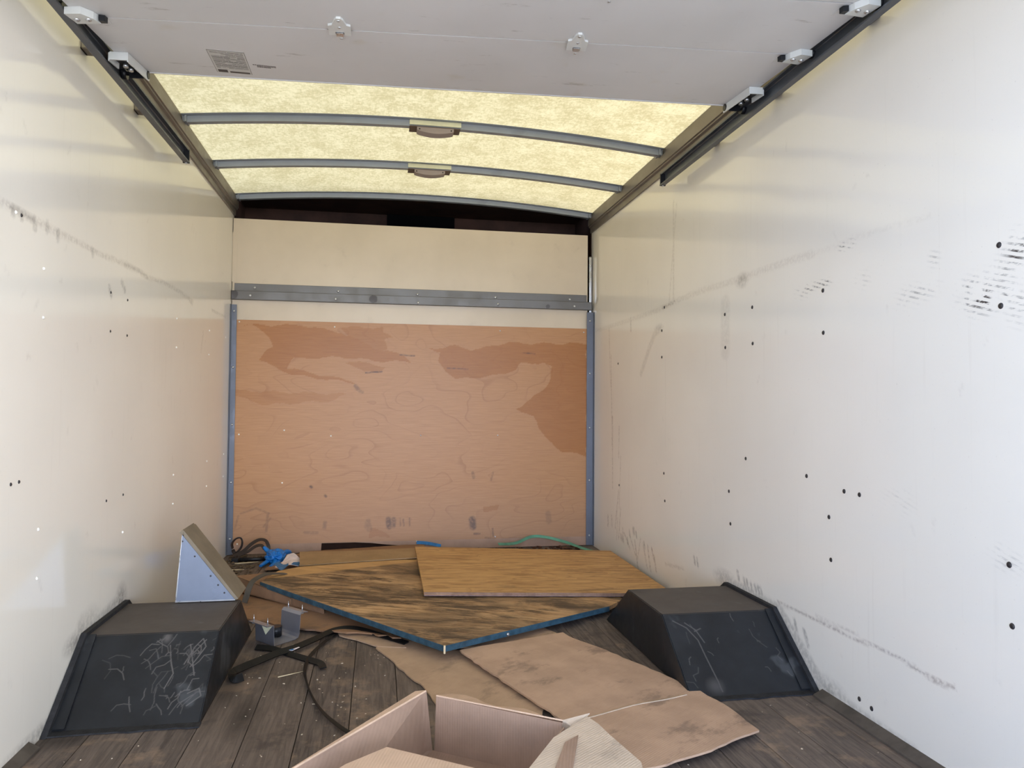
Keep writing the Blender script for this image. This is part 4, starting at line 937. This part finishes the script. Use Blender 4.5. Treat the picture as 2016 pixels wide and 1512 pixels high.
# ------------------------------------------------------------------ open cardboard box in front
def open_box():
    t = thing('cardboard_box', (1.07, 1.72, .002), 'open cardboard box with its flaps spread, nearest thing on the floor', 'box')
    A = Vector((1.062, 2.012, 0)); u = Vector((.819, -.574, 0)); v = Vector((-.540, -.842, 0)).normalized(); h = .150; Lu = .383; Lv = .52; th = .004
    B = A + u * Lu; Cc = B + v * Lv; Dd = A + v * Lv; up = Vector((0, 0, h)); z0 = Vector((0, 0, .006))
    def pan(name, pts, nrm, mat):
        bm = bmesh.new(); poly3(bm, pts, nrm, th);
        return obj(name, bm, mat, t)
    pan('bottom', [A + z0, B + z0, Cc + z0, Dd + z0], (0, 0, -1), M_cardE)
    pan('back_panel', [A + u * .006 + z0, B - u * .012 + z0, B - u * .012 + up - Vector((0, 0, .004)), A + u * .010 + up], (.57, .82, 0), M_cardE)
    # left panel bulging slightly
    bm = bmesh.new(); lean = Vector((-.085, .055, -.012))
    mid = A + v * (Lv * .42) + lean * .6
    poly3(bm, [A + z0, A + v * Lv + z0, A + v * Lv + up + lean, A + v * .01 + up + lean * .14 + Vector((0, 0, .014))], (-.82, .57, 0), th); obj('side_panel', bm, M_cardE, t)
    pan('side_panel', [B + z0, Cc + z0, Cc + up, B + v * .03 + up], (.82, -.57, 0), M_cardE)
    pan('front_panel', [Dd + z0, Cc + z0, Cc + up * .98, Dd + up * .98], (-.57, -.82, 0), M_cardE)
    # flaps
    n = Vector((.57, .82, 0)); top = A + u * .010 + up; topb = B - u * .012 + up
    bm = bmesh.new(); k = 10; rows = []
    for i in range(k + 1):
        p = top.lerp(topb, i / k); w = .085 + .012 * math.sin(i * 1.3); rows.append((p, p + n * w + Vector((0, 0, -.026 - .012 * i / k))))
    rows[-1] = (rows[-1][0], rows[-1][1] + u * .03)
    for i in range(k): poly3(bm, [rows[i][0], rows[i + 1][0], rows[i + 1][1], rows[i][1]], (0, 0, 1), .004)
    bmesh.ops.remove_doubles(bm, verts=bm.verts, dist=.0002); obj('back_flap', bm, M_cardD2, t)
    lt = A + v * .01 + up + lean * .14 + Vector((0, 0, .014)); lb = A + v * Lv + up + lean
    out = Vector((-.82, .57, 0))
    pan('left_flap', [lt, lb, lb + out * .055 + Vector((0, 0, -.050)), lt + out * .028 + Vector((0, 0, -.004)) + v * .01], (-.3, .2, .9), M_cardD2)
    # right flap: pale, folded out, torn free of the back corner
    a = B + v * .10 + up; b = B + v * .36 + up
    oR = Vector((.82, -.57, 0)); tip = [(1.431, 1.810, 0.150), (1.454, 1.708, 0.150), (1.485, 1.568, 0.150)]
    pts = [a, Vector(tip[0]), Vector(tip[0]).lerp(Vector(tip[1]), .5) + Vector((.004, .004, 0)), Vector(tip[1]), Vector(tip[2]) + Vector((0, 0, -.004)), b + oR * .30 + Vector((0, 0, -.01)), b]
    bm = bmesh.new(); poly3(bm, pts, (0, 0, 1), .004); obj('right_flap', bm, M_cardF, t)
    bm = bmesh.new(); a2 = a + Vector((0, 0, .004)); poly3(bm, [a + Vector((.02, -.03, .0035)), Vector(tip[1]).lerp(a, .55) + Vector((0, 0, .004)), b + oR * .12 + Vector((0, 0, .003)), b + oR * .07 + Vector((0, 0, .003))], (0, 0, 1), .0015); obj('peeled_strip', bm, M_cardE, t)
    bm = bmesh.new(); p = B + up; poly3(bm, [B - u * .012 + up, B - u * .012 + up + n * .06 + u * .05 + Vector((0, 0, .004)), B + u * .015 + up + Vector((0, 0, -.01)), B - u * .014 + up * .75], (0, 0, 1), .003); obj('torn_corner', bm, M_cardF, t)
    # front flap laid inwards
    ff = [(0.937, 1.710, 0.155), (1.055, 1.611, 0.150)]
    p0 = Vector(ff[0]); p1 = Vector(ff[1]); ud = (p1 - p0); 
    pan('front_flap', [p0, p0 + u * Lu * .72, Cc + up - u * .10, Dd + up * 1.0, p0 + (Dd + up - p0) * .5 - u * .012], (0, 0, 1), M_cardD2)
M_cardD2 = card_mat('tan_flap_board', lin(216, 184, 156), .3, .08, 3.0)
open_box()

# ------------------------------------------------------------------ straps, bands, bracket
def strap(name, pts, w, th, face, mat, label, cat='strap', k=8):
    bm = bmesh.new(); ribbon(bm, pts, w, th, face, k); return tag(obj(name, bm, mat), label, cat)
A_ = [(0.473, 2.626), (0.449, 2.611), (0.434, 2.661), (0.461, 2.715), (0.495, 2.766), (0.554, 2.844), (0.608, 2.893), (0.677, 2.991), (0.748, 3.091), (0.828, 3.086), (0.949, 2.968), (1.025, 2.893)]
zz = [.014, .014, .018, .018, .017, .017, .018, .018, .020, .024, .020, .016]
tA = thing('steel_bar', (.6, 2.9, .004), 'long black bar with a hooked end, crossing on top of the shorter bar', 'bar')
bm = bmesh.new(); ribbon(bm, [(x, y, z) for (x, y), z in zip(A_, zz)], .026, .005, [(.2, -.9, .5), (.2, -.75, .7), (.2, -.6, .8), (.1, -.5, .9), (0, -.3, 1), (0, -.2, 1)]); obj('strip', bm, M_strap, tA)
p = [(0.598, 2.868), (0.621, 2.905)]
bm = bmesh.new(); ribbon(bm, [(p[0][0], p[0][1], .0175), (p[1][0], p[1][1], .0175)], .020, .001, (0, 0, 1), 1); o = obj('sticker', bm, M_paper, tA); o['label'] = 'small white sticker with blue print'
bm = bmesh.new(); q0 = Vector((p[0][0], p[0][1], .0184)); q1 = Vector((p[1][0], p[1][1], .0184)); ribbon(bm, [q0.lerp(q1, .05), q0.lerp(q1, .35)], .016, .0006, (0, 0, 1), 1); obj('sticker_print', bm, M_bluetape, tA)
Bp = [(0.465, 2.945), (0.516, 2.925), (0.546, 2.903), (0.597, 2.855), (0.657, 2.795), (0.700, 2.751), (0.720, 2.722), (0.730, 2.684)]
strap('steel_bar', [(x, y, z) for (x, y), z in zip(Bp, (.012, .011, .010, .009, .009, .010, .011, .009))], .024, .004, (0, -.55, .85), M_strap, 'shorter black bar passing beneath the long hooked bar', 'bar')
band = [(0.874, 2.124), (0.850, 2.134), (0.810, 2.194), (0.764, 2.285), (0.723, 2.399), (0.691, 2.531), (0.670, 2.660), (0.670, 2.778), (0.686, 2.876), (0.716, 2.979), (0.749, 3.077)]
strap('plastic_band', [(x, y, .010) for x, y in band], .013, .0016, [(0, -.5, .8), (.3, -.5, .8), (.8, .0, .6), (.4, .2, .9), (0, 0, 1)], M_strap, 'thin black band curving over the planks towards the open box', 'band')
strap('webbing_strap', [(.322, 3.535, .030), (.330, 3.545, .058), (.338, 3.565, .092), (.350, 3.61, .112), (.385, 3.70, .118), (.425, 3.76, .108), (.47, 3.80, .098)], .026, .003, [(-.2, -1, .2), (-.2, -1, .2), (-.2, -.9, .5), (0, -.3, 1), (0, 0, 1)], M_strapgrey, 'grey webbing strap hanging over the flattened carton')
# coil of dark strap in the front corner
cc = Vector((.10, 4.62, .0))
def coil():
    t = thing('rubber_strap', (.18, 4.66, .01), 'dark brown strap looped in the front corner behind the glove', 'strap')
    R0 = [(0.096, 0.123), (0.149, 0.086), (0.118, 0.026), (0.069, 0.033), (0.053, 0.079)]
    ring = [(x, 4.69, max(z, .02)) for x, z in [(0.058, 0.062), (0.054, 0.092), (0.074, 0.119), (0.100, 0.125), (0.112, 0.103), (0.107, 0.070), (0.087, 0.043), (0.070, 0.034), (0.058, 0.056)]]
    bm = bmesh.new(); ribbon(bm, ring, .022, .004, [(1, -.3, 0), (.7, -.3, -.7), (-.5, -.3, -.7), (-.8, -.3, .3), (.2, -.3, .9)], 6); obj('loop', bm, M_strapbrown, t)
    bm = bmesh.new(); ribbon(bm, [(x, y, max(z, .014)) for (x, z), y in zip([(0.082, 0.036), (0.134, 0.061), (0.173, 0.096), (0.213, 0.116), (0.248, 0.109), (0.266, 0.076), (0.269, 0.052)], (4.60, 4.62, 4.64, 4.66, 4.67, 4.67, 4.66))], .020, .004, (.2, -.6, .8), 6); obj('tail', bm, M_strapbrown, t)
    bm = bmesh.new(); ribbon(bm, [(x, y, max(z, .012)) for (x, z), y in zip([(0.109, 0.042), (0.160, 0.061), (0.200, 0.087), (0.234, 0.092), (0.252, 0.068)], (4.57, 4.58, 4.60, 4.61, 4.61))], .018, .004, (.2, -.6, .8), 6); obj('tail', bm, M_strapbrown, t)
    bm = bmesh.new(); box(bm, (.075, 4.55, .004), (.115, 4.61, .030), .006); cyl(bm, (.12, 4.57, .018), (.30, 4.60, .014), .012, 10); obj('buckle', bm, M_dark, t)
coil()
gp = [(1.660, 4.542, 0.050), (1.784, 4.607, 0.060), (1.904, 4.713, 0.070), (1.990, 4.647, 0.070), (2.107, 4.581, 0.050), (2.192, 4.530, 0.035), (2.293, 4.478, 0.020)]
strap('plastic_strapping', [(gp[0][0], 4.62, gp[0][2] + .01), (gp[1][0], 4.70, .048), (1.90, 4.765, .075), (2.0, 4.765, .070), (2.12, 4.70, .045), (2.19, 4.60, .028), (2.285, 4.47, .012)], .020, .0015, [(0, -.7, .7), (0, -.8, .6), (0, -.8, .6), (0, -.5, .8)], M_green, 'green plastic strapping curving along the foot of the front wall', 'strapping')

def bracket():
    t = thing('hat_bracket', (.55, 3.08, .001), 'bent metal bracket with four screws, standing on the planks beside the crossed bars', 'bracket')
    a = Vector((.66, -.75, 0)); b = Vector((.70, .714, 0)); o = Vector((.442, 3.065, .002)); L = .125; wb = .125; hh = .078; th = .0025
    path = [Vector((-.030, hh + .002)), Vector((0, hh)), Vector((.003, .0)), Vector((wb - .02, 0)), Vector((wb, .018)), Vector((wb + .004, hh + .012)), Vector((wb + .012, hh + .020)), Vector((wb + .040, hh + .016))]
    bm = bmesh.new(); rows = []
    P = [path[0], path[1], path[2], path[3]] + [path[3].lerp(path[4], .5) + Vector((.004, -.004)), path[4], path[5], path[6], path[7]]
    for s in (0, L):
        for off in (0, 1):
            r = []
            for i, p in enumerate(P):
                t0 = (P[min(i + 1, len(P) - 1)] - P[max(i - 1, 0)]).normalized(); nn = Vector((-t0.y, t0.x)) * th * off
                q = p + nn; r.append(bm.verts.new(o + a * s + b * q.x + Vector((0, 0, q.y))))
            rows.append(r)
    n = len(P)
    for i in range(n - 1):
        bm.faces.new((rows[0][i], rows[0][i + 1], rows[2][i + 1], rows[2][i])); bm.faces.new((rows[1][i], rows[1][i + 1], rows[3][i + 1], rows[3][i]))
        bm.faces.new((rows[0][i], rows[1][i], rows[1][i + 1], rows[0][i + 1])); bm.faces.new((rows[2][i], rows[3][i], rows[3][i + 1], rows[2][i + 1]))
    for i in (0, n - 1): bm.faces.new((rows[0][i], rows[1][i], rows[3][i], rows[2][i]))
    bmesh.ops.recalc_face_normals(bm, faces=bm.faces); obj('bent_plate', bm, M_shine2, t)
    for s, q in ((.018, Vector((-.018, hh + .003))), (.102, Vector((-.012, hh + .003))), (.018, Vector((wb + .022, hh + .020))), (.106, Vector((wb + .026, hh + .019)))):
        p = o + a * s + b * q.x + Vector((0, 0, q.y)); bm = bmesh.new(); cyl(bm, p - Vector((0, 0, .006)), p + Vector((0, 0, .026)), .003, 8, 0, .0012); cyl(bm, p - Vector((0, 0, .008)), p - Vector((0, 0, .004)), .007, 8); obj('screw', bm, M_bright, t)
    p = o + a * .075 + b * .0 + Vector((0, 0, hh))
    bm = bmesh.new(); poly3(bm, [p - a * .035 + b * -.002, p + a * .045 + b * -.002, p + a * .004 + b * -.004 + Vector((0, 0, -.040))], -b, .001); o2 = obj('torn_sticker', bm, M_lampbase, t); o2['label'] = 'torn yellowed sticker'
    c = o + a * .03 + b * (wb * .62) + Vector((0, 0, .004)); bm = bmesh.new(); cyl(bm, c, c + Vector((0, 0, .038)), .024, 16); obj('rubber_block', bm, M_dark, t)
M_shine2 = metal_mat('bracket_steel', lin(160, 160, 168), .4, .7)
bracket()

# ------------------------------------------------------------------ glove, paper, tape, slivers, dirt
def glove():
    t = thing('rubber_glove', (.32, 4.52, .004), 'crumpled bright blue glove beside the white paper scrap', 'glove')
    bm = bmesh.new(); bmesh.ops.create_icosphere(bm, subdivisions=5, radius=1.0)
    for v in bm.verts:
        d = v.co.normalized(); n = mnoise.fractal(d * 2.2 + Vector((3, 1, 7)), .9, 2.1, 4); rr = 1 - .40 * abs(mnoise.noise(d * 2.2 + Vector((9, 4, 2)))) + .14 * n
        v.co = Vector((d.x * .060 * rr, d.y * .085 * rr, max(0, .034 + d.z * .046 * rr)))
        v.co += Vector((.326, 4.525, .006))
    for f in bm.faces: f.smooth = True
    obj('palm', bm, M_glove, t)
    for pts, r in (([(.29, 4.56, .055), (.265, 4.585, .072), (.25, 4.59, .086)], .016), ([(.30, 4.48, .03), (.275, 4.44, .018), (.262, 4.40, .013)], .014), ([(.335, 4.46, .03), (.33, 4.42, .016), (.318, 4.375, .013)], .014), ([(.35, 4.49, .03), (.352, 4.45, .02), (.345, 4.40, .014)], .014), ([(.365, 4.57, .050), (.385, 4.60, .052), (.395, 4.63, .040)], .020)):
        bm = bmesh.new(); P = smooth_path(pts, 5); prev = None; rings = []
        for i, p in enumerate(P):
            tt = (P[min(i + 1, len(P) - 1)] - P[max(i - 1, 0)]).normalized(); s1 = tt.cross(Vector((0, 0, 1))).normalized(); s2 = s1.cross(tt); k = r * (1 - .35 * (i / (len(P) - 1)) ** 3)
            rings.append([bm.verts.new(p + s1 * k * math.cos(a * PI / 4) + s2 * k * .75 * math.sin(a * PI / 4)) for a in range(8)])
        for a, b in zip(rings[:-1], rings[1:]):
            for j in range(8): bm.faces.new((a[j], a[(j + 1) % 8], b[(j + 1) % 8], b[j])).smooth = True
        bm.faces.new(rings[0]); bm.faces.new(rings[-1][::-1]); bmesh.ops.recalc_face_normals(bm, faces=bm.faces); obj('finger', bm, M_glove, t)
glove()
pp = [(.368, 4.180), (.372, 4.235), (.405, 4.43), (.440, 4.42), (.480, 4.36), (.500, 4.30), (.492, 4.185)]
tp = thing('paper_scrap', (.44, 4.30, .05), 'white paper scrap with a blue corner, lying by the blue glove', 'paper')
pzf = lambda x, y: .050 + .05 * (x - .37) + .006 * math.sin(x * 60) + .20 * max(0, y - 4.33)
bm = bmesh.new(); sheet(bm, pp, pzf, .001, .02); obj('leaf', bm, M_paper, tp)
bm = bmesh.new(); sheet(bm, [(.452, 4.190), (.458, 4.245), (.496, 4.300), (.491, 4.190)], lambda x, y: pzf(x, y) + .0015, .0008, .02); obj('blue_corner', bm, M_bluetape, tp)
bm = bmesh.new(); sheet(bm, jag([(.380, 4.03), (.395, 4.115), (.448, 4.105), (.456, 4.04), (.43, 3.97)], .004, .02, 4), lambda x, y: .086 + .01 * math.sin(x * 70), .0015, .02)
tag(obj('tape_scrap', bm, M_bluetape), 'dull blue tape scrap stuck at the far tip of the stained plywood', 'tape')
bm = bmesh.new(); bt = [(1.158, 0.052), (1.206, 0.048), (1.255, 0.040), (1.314, 0.026)]
ribbon(bm, [(x, 4.792, z) for x, z in bt], .022, .0012, (0, -.8, .6)); tag(obj('tape_scrap', bm, M_bluetape), 'bright blue tape strip at the foot of the orange plywood lining', 'tape')
for pts, lab_ in ((((.105, 4.50, .010), (.235, 4.515, .014)), 'longest pale wood sliver lying by the dark strap'), (((.115, 4.33, .010), (.185, 4.335, .010)), 'short pale wood sliver lying on the dirt'), (((.585, 2.632, .005), (.665, 2.675, .005)), 'thin pale splinter on the planks below the crossed bars')):
    bm = bmesh.new(); a, b = Vector(pts[0]), Vector(pts[1]); cyl(bm, a, b, .0045 if 'thin' not in lab_ else .002, 5, 0, .0012); tag(obj('wood_sliver', bm, M_sliver), lab_, 'wood sliver')
def scatter(name, mat, n, area, size, label, cat, seed, zb=0.0):
    rnd = random.Random(seed); bm = bmesh.new()
    for _ in range(n):
        x, y = area(rnd); s = size * rnd.uniform(.35, 1.0) ** 1.5
        r = bmesh.ops.create_icosphere(bm, subdivisions=1, radius=1.0)
        rot = Matrix.Rotation(rnd.uniform(0, 6.28), 3, 'Z'); sc = Vector((s * rnd.uniform(.5, 1.6), s * rnd.uniform(.5, 1.0), s * rnd.uniform(.25, .6)))
        for v in r['verts']:
            c = v.co * rnd.uniform(.7, 1.2); v.co = rot @ Vector((c.x * sc.x, c.y * sc.y, c.z * sc.z)) + Vector((x, y, zb + sc.z * .6))
    return tag(obj(name, bm, mat), label, cat, None, 'stuff')
scatter('dirt', M_dirt, 420, lambda r: (min(.36, abs(r.gauss(0, .13)) + .03), r.uniform(3.95, 4.75)), .016, 'heap of brown dirt and crumbs along the front corner', 'dirt', 1, .001)
scatter('sawdust_chips', M_chip, 170, lambda r: (r.uniform(.05, 2.25), r.uniform(1.75, 2.19)) if r.random() < .55 else (r.uniform(.45, .95), r.uniform(2.25, 3.0)), .0042, 'pale wood chips and specks strewn over the planks', 'wood chips', 2, .0005)
scatter('wood_splinters', M_splint, 150, lambda r: (r.uniform(1.15, 2.22), r.uniform(4.66, 4.785)), .022, 'dark broken wood splinters along the foot of the front wall', 'wood splinters', 3, .002)
